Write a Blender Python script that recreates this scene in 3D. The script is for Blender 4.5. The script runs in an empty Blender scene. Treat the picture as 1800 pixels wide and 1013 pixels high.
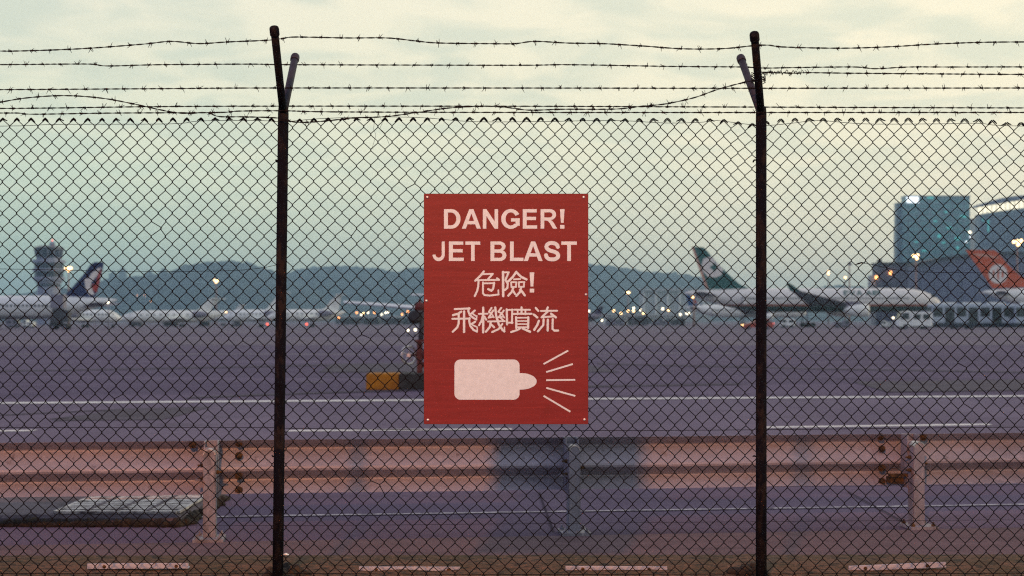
import bpy, math, random
from mathutils import Vector, Matrix, noise
from mathutils.geometry import tessellate_polygon

random.seed(7)
S = bpy.context.scene
C = S.collection

# ---------------------------------------------------------------- camera
F, CX, HZ, H = 2500.0, 900.0, 562.0, 1.30      # focal length in photo pixels, horizon row, eye height in metres
cam = bpy.data.cameras.new("camera")
cam.lens, cam.sensor_width, cam.sensor_fit = 50.0, 36.0, 'HORIZONTAL'
cam.shift_y = (HZ - 506.5) / 1800.0
cam.clip_start, cam.clip_end = 0.05, 20000.0
cam.dof.use_dof = True
cam.dof.focus_distance = 6.25
cam.dof.aperture_fstop = 4.0
cam_o = bpy.data.objects.new("camera", cam)
cam_o.location = (0, 0, H)
cam_o.rotation_euler = (math.radians(90), 0, 0)
C.objects.link(cam_o)
S.camera = cam_o

# ---------------------------------------------------------------- sky
GLOW_AZ = math.radians(58)
SUN_AZ, SUN_EL = math.radians(78), math.radians(7)     # to the right of the view, low
world = bpy.data.worlds.new("World")
S.world = world
world.use_nodes = True
nt = world.node_tree
N, L = nt.nodes, nt.links
N.clear()
def nd(t, **k):
    n = N.new(t)
    for a, b in k.items(): setattr(n, a, b)
    return n
def mth(op, a, b=None, c=None, clamp=False):
    n = nd('ShaderNodeMath', operation=op, use_clamp=clamp)
    for i, x in enumerate((a, b, c)):
        if x is None: continue
        if isinstance(x, (int, float)): n.inputs[i].default_value = x
        else: L.new(x, n.inputs[i])
    return n.outputs[0]
def mixc(f, a, b):
    n = nd('ShaderNodeMix', data_type='RGBA')
    for i, x in ((0, f), (6, a), (7, b)):
        if isinstance(x, (int, float)): n.inputs[i].default_value = x
        elif isinstance(x, tuple): n.inputs[i].default_value = (*x, 1)
        else: L.new(x, n.inputs[i])
    return n.outputs[2]
def ramp(fac, stops, interp='EASE'):
    n = nd('ShaderNodeValToRGB')
    n.color_ramp.interpolation = interp
    els = n.color_ramp.elements
    while len(els) < len(stops): els.new(0.5)
    for e, (p, c) in zip(els, stops): e.position, e.color = p, (*c, 1)
    L.new(fac, n.inputs[0])
    return n.outputs[0]
tc = nd('ShaderNodeTexCoord')
sep = nd('ShaderNodeSeparateXYZ')
L.new(tc.outputs['Generated'], sep.inputs[0])
zz = mth('MAXIMUM', sep.outputs[2], 0.0)
vert = ramp(zz, [(0.0, (.50, .65, .55)), (.05, (.66, .82, .65)), (.10, (.90, .99, .76)), (.165, (.97, .97, .76)),
                 (.24, (1.00, .97, .79)), (.42, (.94, .90, .88)), (1.0, (.62, .58, .74))], 'LINEAR')
az = mth('ADD', mth('MULTIPLY', sep.outputs[0], math.sin(GLOW_AZ)), mth('MULTIPLY', sep.outputs[1], math.cos(GLOW_AZ)))
warm = mth('MULTIPLY', mth('SMOOTH_MIN', mth('MULTIPLY', mth('MAXIMUM', mth('SUBTRACT', az, .26), 0.0), 2.1), 1.0, .1),
           mth('SUBTRACT', 1.0, mth('MULTIPLY', zz, 1.6, clamp=True)), clamp=True)
col = mixc(warm, vert, (1.24, 1.11, .81))
back = mth('MULTIPLY', mth('MULTIPLY', mth('SUBTRACT', .15, az), 0.9, clamp=True), 0.9)
col = mixc(back, col, (.36, .38, .74))
# soft streaky cloud cover, seen in perspective on a flat layer
den = mth('ADD', zz, .10)
cmb = nd('ShaderNodeCombineXYZ')
L.new(mth('DIVIDE', sep.outputs[0], den), cmb.inputs[0])
L.new(mth('DIVIDE', sep.outputs[1], den), cmb.inputs[1])
nz = nd('ShaderNodeTexNoise')
nz.inputs['Scale'].default_value = 3.0
nz.inputs['Detail'].default_value = 6
nz.inputs['Roughness'].default_value = .52
nz.inputs['Distortion'].default_value = .5
L.new(cmb.outputs[0], nz.inputs['Vector'])
cl = ramp(nz.outputs['Fac'], [(.38, (.86, .915, .925)), (.60, (1.08, 1.055, 1.02))])
cmul = nd('ShaderNodeMix', data_type='RGBA', blend_type='MULTIPLY')
L.new(mth('MULTIPLY', mth('SUBTRACT', zz, .03), 7.0, clamp=True), cmul.inputs[0])     # cover blurs out towards the horizon
L.new(col, cmul.inputs[6]); L.new(cl, cmul.inputs[7])
sky = nd('ShaderNodeTexSky')
sky.sky_type = 'NISHITA'
sky.sun_disc = False
sky.sun_elevation = SUN_EL
sky.sun_rotation = SUN_AZ
sky.dust_density = 3.0
nis = nd('ShaderNodeMix', data_type='RGBA', blend_type='MULTIPLY')
nis.inputs[0].default_value = 1.0
L.new(sky.outputs[0], nis.inputs[6]); nis.inputs[7].default_value = (.09, .09, .09, 1)
col = mixc(.10, cmul.outputs[2], nis.outputs[2])
bg = nd('ShaderNodeBackground')
bg.inputs[1].default_value = 1.0
L.new(col, bg.inputs[0])
wo = nd('ShaderNodeOutputWorld')
L.new(bg.outputs[0], wo.inputs[0])

sun = bpy.data.lights.new("sun", 'SUN')
sun.energy, sun.angle, sun.color = 1.5, math.radians(14), (1.0, .78, .55)
sun_o = bpy.data.objects.new("sun", sun)
sd = Vector((math.sin(SUN_AZ) * math.cos(SUN_EL), math.cos(SUN_AZ) * math.cos(SUN_EL), math.sin(SUN_EL)))
sun_o.rotation_euler = sd.to_track_quat('Z', 'Y').to_euler()
sun_o.location = (60, 60, 60)
C.objects.link(sun_o)

vs = S.view_settings
vs.view_transform, vs.look, vs.exposure, vs.gamma = 'Standard', 'None', 0.0, 1.0
vs.use_curve_mapping = False
S.cycles.use_denoising = False
S.cycles.filter_width = 1.2
S.cycles.max_bounces = 4
S.cycles.volume_bounces = 0
S.cycles.sample_clamp_indirect = 3.0
S.cycles.sample_clamp_direct = 12.0

# ---------------------------------------------------------------- helpers
def wx(px, Y): return (px - CX) / F * Y
def wz(py, Y): return H + (HZ - py) / F * Y
def gz(Y): return -0.0016 * max(0.0, min(Y, 600.0) - 30.0)      # the apron falls very gently away from the fence

class MB:
    def __init__(s): s.v, s.f, s.sm = [], [], []
    def add(s, vs_, fs, smooth=False):
        o = len(s.v)
        s.v += [tuple(p) for p in vs_]
        s.f += [tuple(i + o for i in f) for f in fs]
        s.sm += [smooth] * len(fs)
        return s
    def box(s, x0, x1, y0, y1, z0, z1, M=None):
        p = [(x0, y0, z0), (x1, y0, z0), (x1, y1, z0), (x0, y1, z0), (x0, y0, z1), (x1, y0, z1), (x1, y1, z1), (x0, y1, z1)]
        if M is not None: p = [M @ Vector(q) for q in p]
        return s.add(p, [(3, 2, 1, 0), (4, 5, 6, 7), (0, 1, 5, 4), (1, 2, 6, 5), (2, 3, 7, 6), (3, 0, 4, 7)])
    def bevbox(s, x0, x1, y0, y1, z0, z1, b):
        pts = []
        for (z, i) in ((z0, b), (z0 + b, 0), (z1 - b, 0), (z1, b)):
            pts += [(x0 + i + b * (i == 0), y0 + i, z), (x1 - i - b * (i == 0), y0 + i, z), (x1 - i, y0 + i + b * (i == 0), z), (x1 - i, y1 - i - b * (i == 0), z),
                    (x1 - i - b * (i == 0), y1 - i, z), (x0 + i + b * (i == 0), y1 - i, z), (x0 + i, y1 - i - b * (i == 0), z), (x0 + i, y0 + i + b * (i == 0), z)]
        fs = [tuple(range(7, -1, -1)), tuple(range(24, 32))]
        for r in range(3):
            for k in range(8):
                a, c = r * 8 + k, r * 8 + (k + 1) % 8
                fs.append((a, c, c + 8, a + 8))
        return s.add(pts, fs)
    def tube(s, path, r, n=6, cap=True, smooth=True, ref=(0, 1, 0)):
        P = [Vector(p) for p in path]
        m = len(P)
        rr = r if isinstance(r, (list, tuple)) else [r] * m
        vs_, fs = [], []
        rf = Vector(ref)
        for i in range(m):
            t = (P[min(i + 1, m - 1)] - P[max(i - 1, 0)])
            if t.length < 1e-9: t = Vector((0, 0, 1))
            t.normalize()
            q = rf if abs(t.dot(rf)) < .95 else Vector((1, 0, 0)) if abs(t.x) < .9 else Vector((0, 0, 1))
            a = t.cross(q).normalized()
            b = t.cross(a)
            for k in range(n):
                an = 2 * math.pi * k / n
                vs_.append(P[i] + (a * math.cos(an) + b * math.sin(an)) * rr[i])
        for i in range(m - 1):
            for k in range(n):
                k2 = (k + 1) % n
                fs.append((i * n + k, i * n + k2, (i + 1) * n + k2, (i + 1) * n + k))
        s.add(vs_, fs, smooth)
        if cap:
            o = len(s.v) - len(vs_)
            s.f += [tuple(o + k for k in range(n - 1, -1, -1)), tuple(o + (m - 1) * n + k for k in range(n))]
            s.sm += [False, False]
        return s
    def lathe(s, prof, n=16, M=None, smooth=True, caps=True):
        vs_, fs = [], []
        for (r, z) in prof:
            for k in range(n):
                a = 2 * math.pi * k / n
                p = Vector((r * math.cos(a), r * math.sin(a), z))
                vs_.append(M @ p if M is not None else p)
        m = len(prof)
        for i in range(m - 1):
            for k in range(n):
                k2 = (k + 1) % n
                fs.append((i * n + k, i * n + k2, (i + 1) * n + k2, (i + 1) * n + k))
        s.add(vs_, fs, smooth)
        if caps:
            o = len(s.v) - len(vs_)
            s.f += [tuple(o + k for k in range(n - 1, -1, -1)), tuple(o + (m - 1) * n + k for k in range(n))]
            s.sm += [False, False]
        return s
    def prism(s, poly, y0, y1, holes=(), M=None):
        """poly in (x, z), extruded from y0 (front) to y1"""
        loops = [list(poly)] + [list(h) for h in holes]
        flat = [p for l in loops for p in l]
        tri = tessellate_polygon([[Vector((p[0], p[1], 0)) for p in l] for l in loops])
        n = len(flat)
        vs_ = [Vector((p[0], y0, p[1])) for p in flat] + [Vector((p[0], y1, p[1])) for p in flat]
        if M is not None: vs_ = [M @ q for q in vs_]
        fs = []
        for t in tri:
            a, b, c = [flat[i] for i in t]
            ar = (b[0] - a[0]) * (c[1] - a[1]) - (b[1] - a[1]) * (c[0] - a[0])
            t = tuple(t) if ar > 0 else (t[0], t[2], t[1])
            fs.append(t); fs.append((t[2] + n, t[1] + n, t[0] + n))
        o = 0
        for li, l in enumerate(loops):
            m = len(l)
            area = sum(l[i][0] * l[(i + 1) % m][1] - l[(i + 1) % m][0] * l[i][1] for i in range(m))
            for i in range(m):
                a, b = o + i, o + (i + 1) % m
                if (area > 0) == (li == 0): fs.append((b, a, a + n, b + n))
                else: fs.append((a, b, b + n, a + n))
            o += m
        return s.add(vs_, fs)
    def build(s, name, m, parent=None, kind=None):
        me = bpy.data.meshes.new(name)
        me.from_pydata(s.v, [], s.f)
        me.polygons.foreach_set("use_smooth", s.sm)
        me.materials.append(m)
        me.update()
        return link(name, me, parent, kind)

def link(name, me, parent=None, kind=None):
    o = bpy.data.objects.new(name, me)
    C.objects.link(o)
    if parent is not None: o.parent = parent
    if kind: o["kind"] = kind
    return o
def tag(o, label, cat, group=None):
    o["label"], o["category"] = label, cat
    if group: o["group"] = group
    return o
def thing(name, label, cat, loc=(0, 0, 0), rz=0.0, group=None):
    o = bpy.data.objects.new(name, None)
    o.empty_display_size = .2
    C.objects.link(o)
    o.location, o.rotation_euler = loc, (0, 0, rz)
    return tag(o, label, cat, group)
def smoothpath(pts, step):
    """Catmull-Rom through points, resampled"""
    P = [Vector(p) for p in pts]
    out = []
    for i in range(len(P) - 1):
        a, b, c, d = P[max(i - 1, 0)], P[i], P[i + 1], P[min(i + 2, len(P) - 1)]
        n = max(1, int((c - b).length / step))
        for k in range(n):
            t = k / n
            out.append(.5 * ((2 * b) + (c - a) * t + (2 * a - 5 * b + 4 * c - d) * t * t + (3 * b - a - 3 * c + d) * t ** 3))
    out.append(P[-1])
    return out

# ---------------------------------------------------------------- materials
def mat(name, col, rough=.6, metal=0.0, var=.25, scale=8.0, bump=0.0, bscale=None, col2=None, stretch=None, emit=None, estr=0.0, spec=.4, contrast=(.35, .65), obj=True):
    m = bpy.data.materials.new(name)
    m.use_nodes = True
    t = m.node_tree
    n, l = t.nodes, t.links
    p = n["Principled BSDF"]
    p.inputs['Roughness'].default_value = rough
    p.inputs['Metallic'].default_value = metal
    p.inputs['Specular IOR Level'].default_value = spec
    p.inputs['Base Color'].default_value = (*col, 1)
    if emit:
        p.inputs['Emission Color'].default_value = (*emit, 1)
        p.inputs['Emission Strength'].default_value = estr
    if var > 0 or col2:
        tcn = n.new('ShaderNodeTexCoord')
        vec = tcn.outputs['Object']
        if stretch:
            mp = n.new('ShaderNodeMapping')
            mp.inputs['Scale'].default_value = stretch
            l.new(vec, mp.inputs['Vector']); vec = mp.outputs['Vector']
        nz_ = n.new('ShaderNodeTexNoise')
        nz_.inputs['Scale'].default_value = scale
        nz_.inputs['Detail'].default_value = 6
        nz_.inputs['Roughness'].default_value = .6
        l.new(vec, nz_.inputs['Vector'])
        r = n.new('ShaderNodeValToRGB')
        r.color_ramp.elements[0].position, r.color_ramp.elements[1].position = contrast
        c2 = col2 if col2 else tuple(min(1, x * (1 + var)) for x in col)
        c1 = col if col2 else tuple(x * (1 - var) for x in col)
        r.color_ramp.elements[0].color, r.color_ramp.elements[1].color = (*c1, 1), (*c2, 1)
        l.new(nz_.outputs['Fac'], r.inputs[0])
        l.new(r.outputs[0], p.inputs['Base Color'])
        if bump > 0:
            nb = n.new('ShaderNodeTexNoise')
            nb.inputs['Scale'].default_value = bscale or scale * 4
            nb.inputs['Detail'].default_value = 4
            l.new(vec, nb.inputs['Vector'])
            b = n.new('ShaderNodeBump')
            b.inputs['Strength'].default_value = bump
            b.inputs['Distance'].default_value = .02
            l.new(nb.outputs['Fac'], b.inputs['Height'])
            l.new(b.outputs[0], p.inputs['Normal'])
    return m

def layered(name, base, stains, rough=.9, bump=.4, bscale=120.0, spec=.25):
    """base colour with several noise layers: stains = [(colour, scale, lo, hi, stretch)]"""
    m = bpy.data.materials.new(name)
    m.use_nodes = True
    t = m.node_tree
    n, l = t.nodes, t.links
    p = n["Principled BSDF"]
    p.inputs['Roughness'].default_value = rough
    p.inputs['Specular IOR Level'].default_value = spec
    tcn = n.new('ShaderNodeTexCoord')
    cur = None
    for (c, sc, lo, hi, st) in stains:
        mp = n.new('ShaderNodeMapping')
        mp.inputs['Scale'].default_value = st
        l.new(tcn.outputs['Object'], mp.inputs['Vector'])
        q = n.new('ShaderNodeTexNoise')
        q.inputs['Scale'].default_value = sc
        q.inputs['Detail'].default_value = 7
        q.inputs['Roughness'].default_value = .62
        l.new(mp.outputs['Vector'], q.inputs['Vector'])
        mr = n.new('ShaderNodeMapRange')
        mr.inputs['From Min'].default_value, mr.inputs['From Max'].default_value = lo, hi
        l.new(q.outputs['Fac'], mr.inputs['Value'])
        mx = n.new('ShaderNodeMix')
        mx.data_type = 'RGBA'
        l.new(mr.outputs['Result'], mx.inputs[0])
        if cur is None: mx.inputs[6].default_value = (*base, 1)
        else: l.new(cur, mx.inputs[6])
        mx.inputs[7].default_value = (*c, 1)
        cur = mx.outputs[2]
    l.new(cur, p.inputs['Base Color'])
    nb = n.new('ShaderNodeTexNoise')
    nb.inputs['Scale'].default_value = bscale
    nb.inputs['Detail'].default_value = 3
    l.new(tcn.outputs['Object'], nb.inputs['Vector'])
    b = n.new('ShaderNodeBump')
    b.inputs['Strength'].default_value = bump
    b.inputs['Distance'].default_value = .01
    l.new(nb.outputs['Fac'], b.inputs['Height'])
    l.new(b.outputs[0], p.inputs['Normal'])
    return m

def zbands(name, stops, rough=.35):
    """colour bands that change with height above the wheels (object Z, metres)"""
    m = bpy.data.materials.new(name)
    m.use_nodes = True
    t = m.node_tree
    n, l = t.nodes, t.links
    p = n["Principled BSDF"]
    p.inputs['Roughness'].default_value = rough
    tcn = n.new('ShaderNodeTexCoord')
    sp = n.new('ShaderNodeSeparateXYZ')
    l.new(tcn.outputs['Object'], sp.inputs[0])
    mr = n.new('ShaderNodeMapRange')
    mr.inputs['From Min'].default_value, mr.inputs['From Max'].default_value = 0, 20
    l.new(sp.outputs[2], mr.inputs['Value'])
    r = n.new('ShaderNodeValToRGB')
    r.color_ramp.interpolation = 'CONSTANT'
    e = r.color_ramp.elements
    while len(e) < len(stops): e.new(.5)
    for x, (z, c) in zip(e, stops): x.position, x.color = z / 20, (*c, 1)
    l.new(mr.outputs['Result'], r.inputs[0])
    l.new(r.outputs[0], p.inputs['Base Color'])
    return m

M = {}
M['asphalt'] = layered('asphalt', (.084, .061, .112), [((.132, .100, .160), .30, .44, .60, (.35, 1, 1)), ((.054, .039, .072), .9, .52, .70, (.22, 1, 1)),
                       ((.16, .14, .165), 140, .54, .66, (1, 1, 1)), ((.035, .030, .045), 110, .56, .68, (1, 1, 1))], bump=.5, bscale=220)
M['apron'] = layered('apron_concrete', (.150, .121, .158), [((.108, .082, .124), .05, .40, .62, (.25, 1, 1)), ((.15, .135, .138), .02, .5, .7, (.3, 1, 1)), ((.065, .056, .068), .25, .56, .8, (.3, 1, 1))], bump=.1, bscale=5)
M['strip'] = layered('strip_concrete', (.125, .088, .098), [((.080, .056, .064), 2.2, .45, .7, (1, 2.5, 1)), ((.09, .07, .06), 7, .6, .72, (.5, 2.5, 1)), ((.13, .105, .105), 60, .58, .75, (1, 1, 1))], bump=.5, bscale=90)
M['plinth'] = layered('mossy_concrete', (.105, .060, .034), [((.055, .038, .013), 5, .42, .62, (1, 1, 1)), ((.010, .009, .004), 13, .50, .62, (1, 1.6, 1)), ((.19, .10, .055), 42, .55, .70, (1, 1, 1)), ((.02, .018, .012), 70, .60, .72, (1, 1, 1))], bump=1.0, bscale=60)
M['slab'] = layered('slab_concrete', (.105, .096, .112), [((.06, .054, .062), 5, .45, .65, (1, 1, 1)), ((.05, .045, .045), 12, .55, .7, (1, 1, 1)), ((.17, .165, .165), 60, .6, .75, (1, 1, 1))], bump=.8, bscale=50)
M['service'] = layered('service_road_asphalt', (.124, .099, .146), [((.164, .134, .186), .5, .42, .62, (1, .4, 1)), ((.080, .068, .090), 1.4, .55, .75, (.4, 1, 1)), ((.14, .125, .145), 190, .55, .72, (1, 1, 1)), ((.06, .055, .07), 150, .58, .8, (1, 1, 1))], bump=.5, bscale=220)
M['paint'] = layered('road_paint', (.75, .75, .68), [((.45, .43, .42), 6, .5, .68, (1, 1, 1)), ((.14, .125, .15), 25, .60, .70, (1, 1, 1))], rough=.7, bump=.1)
M['oldpaint'] = layered('worn_road_paint', (.62, .60, .58), [((.30, .28, .30), 4, .40, .6, (1, 1, 1)), ((.10, .09, .11), 14, .50, .62, (1, 1, 1))], rough=.8, bump=.1)
M['fadepaint'] = layered('faded_road_paint', (.26, .24, .25), [((.15, .135, .15), .6, .45, .6, (1, 1, 1))], rough=.8, bump=.1)
M['tar'] = mat('tar', (.045, .036, .054), .95, var=.3, scale=20, spec=.03)
M['skid'] = layered('tyre_rubber_mark', (.06, .052, .066), [((.09, .08, .10), 1.5, .4, .6, (1, 1, 1))], bump=.3)
M['wire'] = mat('coated_wire', (.004, .004, .006), .8, var=.4, scale=30, spec=.08)
M['barb'] = mat('weathered_wire', (.009, .008, .009), .8, var=.5, scale=40, spec=.1)
M['post'] = layered('post_paint', (.004, .005, .009), [((.016, .014, .014), 26, .48, .62, (1, 1, .5)), ((.0025, .0025, .004), 40, .55, .68, (1, 1, .6))], rough=.85, bump=.6, bscale=150, spec=.06)
M['arm'] = layered('arm_galvanised', (.020, .022, .036), [((.011, .011, .018), 30, .45, .62, (1, 1, .4)), ((.030, .032, .05), 60, .58, .7, (1, 1, .4))], rough=.6, bump=.3, bscale=120)
M['signred'] = layered('sign_red', (.160, .016, .019), [((.132, .0122, .015), 14, .40, .65, (.25, 1, 3.0)), ((.21, .024, .025), 30, .55, .75, (.1, 1, 4.0)), ((.15, .013, .015), 3, .5, .75, (.4, 1, 1.4)), ((.125, .012, .013), 9, .62, .74, (1, 1, .5)), ((.24, .06, .055), 160, .70, .78, (.3, 1, 1.5))], rough=.55, bump=.08, bscale=60)
M['signcream'] = mat('sign_cream', (.49, .67, .76), .5, var=.06, scale=40)
M['signedge'] = mat('sign_outline', (.06, .008, .009), .6, var=.1)
M['alu'] = mat('aluminium', (.5, .5, .5), .35, .9, var=.15, scale=60)
M['galv'] = layered('galvanised_steel', (.285, .28, .32), [((.225, .22, .25), 3, .42, .65, (.4, 1, 1)), ((.34, .33, .37), 18, .52, .7, (.6, 1, 1.6)), ((.19, .14, .11), 9, .62, .78, (1, 1, .6)), ((.12, .10, .11), 22, .62, .74, (1, 1, .25))], rough=.5, bump=.12, bscale=40, spec=.5)
M['galvpost'] = layered('galvanised_post', (.22, .225, .26), [((.13, .12, .125), 8, .45, .65, (1, 1, .4)), ((.25, .13, .07), 11, .60, .72, (1, 1, .5)), ((.33, .32, .33), 30, .55, .7, (1, 1, .4))], rough=.5, bump=.25, bscale=70)
M['rust'] = layered('rust', (.055, .036, .018), [((.13, .07, .022), 30, .45, .6, (1, 1, 1)), ((.03, .018, .012), 50, .5, .7, (1, 1, 1))], bump=.8, bscale=150)
M['bar'] = layered('flat_bar', (.36, .42, .52), [((.26, .29, .36), 18, .45, .65, (.3, 1, 1)), ((.22, .13, .08), 20, .62, .75, (1, 1, 1))], rough=.5, bump=.2)
M['grate'] = layered('grate_steel', (.50, .51, .48), [((.24, .23, .23), 9, .40, .60, (1, 1, 1)), ((.07, .06, .065), 14, .52, .64, (1, 1, 1))], rough=.55, bump=.3)
M['dark'] = mat('dark_rubber', (.018, .018, .02), .7, var=.3)
M['darkgrey'] = mat('dark_grey', (.06, .06, .065), .6, var=.3, scale=3)
M['yellow'] = layered('yellow_paint', (.40, .17, .012), [((.28, .11, .012), 3, .45, .65, (1, 1, 1)), ((.16, .08, .02), 9, .58, .72, (1, 1, 1))], rough=.7)
M['black'] = layered('black_paint', (.03, .032, .03), [((.06, .06, .055), 5, .5, .7, (1, 1, 1))], rough=.7)
M['redpipe'] = layered('red_pipe_paint', (.13, .030, .024), [((.07, .022, .02), 10, .45, .65, (1, 1, 1))], rough=.6)
M['white'] = mat('white_paint', (.86, .89, .80), .4, var=.06, scale=.6)
M['cream'] = mat('cream_paint', (.88, .90, .78), .45, var=.08, scale=.6)
M['greyp'] = mat('grey_paint', (.22, .21, .25), .5, var=.1, scale=1)
M['busp'] = mat('bus_grey_paint', (.42, .50, .54), .4, var=.06, scale=.6)
M['wingp'] = mat('wing_grey', (.13, .105, .15), .5, var=.12, scale=.5)
M['glass'] = mat('dark_glass', (.02, .025, .03), .15, var=0, spec=.6)
M['navy'] = mat('navy_paint', (.012, .018, .085), .4, var=.1, scale=1)
M['blue'] = mat('blue_paint', (.015, .07, .22), .4, var=.1, scale=1)
M['green'] = mat('green_paint', (.010, .10, .085), .4, var=.1, scale=1)
M['finwhite'] = mat('fin_white', (.82, .76, .66), .4, var=.05)
M['finred'] = mat('fin_red', (.42, .035, .02), .4, var=.1)
M['orange'] = mat('orange_paint', (.58, .075, .012), .4, var=.12, scale=.6)
M['orangeband'] = mat('orange_band', (.62, .30, .20), .4, var=.1, scale=.6)
M['car'] = mat('car_red', (.42, .06, .035), .35, var=.1)
M['tower'] = mat('tower_concrete', (.27, .29, .36), .7, var=.12, scale=.3)
M['towerdark'] = mat('tower_glass', (.016, .02, .04), .3, var=.15, scale=.5)
M['farblock'] = mat('far_block', (.07, .075, .09), .8, var=.15, scale=.05)
M['hill'] = layered('hill_woods_hazed', (.030, .052, .080), [((.020, .036, .050), .05, .45, .6, (1, 1, 1.5)), ((.06, .095, .10), .030, .52, .68, (1, 1, 1.5))], bump=0)  # woods tinted blue: distance haze painted into the base colours
M['pale'] = mat('pale_cladding', (.42, .44, .40), .7, var=.1, scale=.05)
M['hangar'] = mat('hangar_cladding', (.12, .14, .22), .6, var=.10, scale=.08, stretch=(1, 1, .1))
M['hangar2'] = mat('hangar_door_cladding', (.075, .072, .125), .6, var=.15, scale=.15, stretch=(1, 1, .1))
M['rooftrim'] = mat('roof_trim', (.035, .03, .05), .6, var=.1)
M['tail2'] = mat('purple_paint', (.06, .04, .09), .5, var=.1)
def glow(name, c, e): return mat(name, c, .5, var=0, emit=c, estr=e)
M['lamp_o'] = glow('lamp_orange', (1.0, .36, .10), 7)
M['lamp_w'] = glow('lamp_warm', (1.0, .58, .24), 9)
M['lamp_c'] = glow('lamp_cool', (1.0, .86, .60), 6)
M['lamp_r'] = glow('lamp_red', (1.0, .12, .07), 4)
M['lamp_t'] = glow('lamp_teal', (.10, .75, .68), .35)
M['litsign'] = glow('lit_sign', (.90, .97, 1.0), 1.6)
M['litpane'] = glow('lit_pane', (1.0, .90, .62), 1.3)
M['sodium'] = glow('sodium_lens', (1.0, .55, .25), 30)

# glass tower facade: storeys and mullions too fine to tell apart
def facade(name, c1, c2, c3, fh, fw):
    m = bpy.data.materials.new(name)
    m.use_nodes = True
    t = m.node_tree
    n, l = t.nodes, t.links
    p = n["Principled BSDF"]
    p.inputs['Roughness'].default_value = .35
    tcn = n.new('ShaderNodeTexCoord')
    mp = n.new('ShaderNodeMapping')
    mp.inputs['Rotation'].default_value = (math.radians(90), 0, 0)
    l.new(tcn.outputs['Object'], mp.inputs['Vector'])
    b = n.new('ShaderNodeTexBrick')
    b.offset = 0
    b.inputs['Color1'].default_value, b.inputs['Color2'].default_value, b.inputs['Mortar'].default_value = (*c1, 1), (*c2, 1), (*c3, 1)
    b.inputs['Scale'].default_value = 1
    b.inputs['Mortar Size'].default_value = .5
    b.inputs['Brick Width'].default_value, b.inputs['Row Height'].default_value = fw, fh
    l.new(mp.outputs['Vector'], b.inputs['Vector'])
    l.new(b.outputs['Color'], p.inputs['Base Color'])
    return m
M['tealglass'] = facade('teal_facade', (.06, .22, .25), (.10, .32, .34), (.11, .19, .25), 3.6, 7.0)
M['bluefacade'] = facade('blue_facade', (.10, .17, .25), (.12, .20, .28), (.08, .12, .19), 4.0, 3.0)

# ---------------------------------------------------------------- ground
ys = [-40, 0, 12, 30, 78]
g = MB()
for i in range(len(ys) - 1):
    a, b = ys[i], ys[i + 1]
    g.add([(-900, a, gz(a)), (900, a, gz(a)), (900, b, gz(b)), (-900, b, gz(b))], [(0, 1, 2, 3)])
asph = g.build('asphalt_ground', M['asphalt'], kind='structure')
g = MB()
ys = [78, 150, 300, 600, 1200, 4000]
for i in range(len(ys) - 1):
    a, b = ys[i], ys[i + 1]
    g.add([(-4000, a, gz(a)), (4000, a, gz(a)), (4000, b, gz(b)), (-4000, b, gz(b))], [(0, 1, 2, 3)])
apron = g.build('apron_ground', M['apron'], kind='structure')

g = MB()
g.add([(-60, 10.9 - 4.5, .0035), (60, 10.9 + 4.5, .0035), (60, 22.6 + 6.5, .0035), (-60, 22.6 - 6.5, .0035)], [(0, 1, 2, 3)])
g.build('service_road', M['service'], kind='structure')
RAIL_A = math.atan2(.50, 4.28)
RC, RS = math.cos(RAIL_A), math.sin(RAIL_A)
RO = Vector((wx(1010, 8.60), 8.60, 0))           # guardrail origin: the middle post
def railp(u, w, z): return Vector((RO.x + u * RC - w * RS, RO.y + u * RS + w * RC, z))
g = MB()
p = [railp(-7, -.06, .004), railp(7, -.06, .004)]
g.add([(-7, 6.6, .004), (7, 6.6, .004), p[1], p[0]], [(0, 1, 2, 3)])
g.build('concrete_strip', M['strip'], kind='structure')

def marking(name, pts, w, m, z=.008, parent=asph):
    """strip following ground points (x, y), width w measured along y"""
    mb = MB()
    vs_, fs = [], []
    for (x, y) in pts:
        vs_ += [(x, y - w / 2, gz(y) + z), (x, y + w / 2, gz(y) + z)]
    for i in range(len(pts) - 1):
        fs.append((2 * i, 2 * i + 2, 2 * i + 3, 2 * i + 1))
    return mb.add(vs_, fs).build(name, m, parent)
def gY(py):
    Y = H * F / (py - HZ)
    for _ in range(6): Y = (H - gz(Y)) * F / (py - HZ)
    return Y
def gpt(px, py):
    Y = gY(py)
    return (wx(px, Y), Y)
q0, q1 = railp(-7, 1.02, 0), railp(7, .96, 0)
marking('edge_line', [(q0.x + (q1.x - q0.x) * t / 40, q0.y + (q1.y - q0.y) * t / 40 + .012 * noise.noise((t * .7, 3, 1))) for t in range(41)], .042, M['oldpaint'])
marking('lane_line', [gpt(-900, 713), gpt(0, 709.5), gpt(900, 703), gpt(1800, 697), gpt(2500, 693)], .42, M['paint'])
marking('dashed_line', [gpt(-60, 759), gpt(62, 758)], .20, M['paint'])
marking('dashed_line', [gpt(505, 758.5), gpt(900, 755.5)], .20, M['paint'])
marking('dashed_line', [gpt(1335, 752.5), gpt(1740, 747)], .22, M['paint'])
marking('faded_line', [gpt(-300, 623.5), gpt(720, 622.5), gpt(1500, 621)], .8, M['fadepaint'])
marking('faded_line', [gpt(-300, 608), gpt(2100, 606)], 1.0, M['fadepaint'])
marking('short_dash', [gpt(527, 672.5), gpt(568, 672)], .30, M['fadepaint'])
sm = MB()
for (a, b) in (((1490, 866), (1612, 933)), ((948, 868), (972, 936))):
    x0, y0 = gpt(*a); x1, y1 = gpt(*b)
    sm.add([(x0 - .007, y0, .0105), (x0 + .007, y0, .0105), (x1 + .007, y1, .0105), (x1 - .007, y1, .0105)], [(0, 3, 2, 1)])
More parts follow.
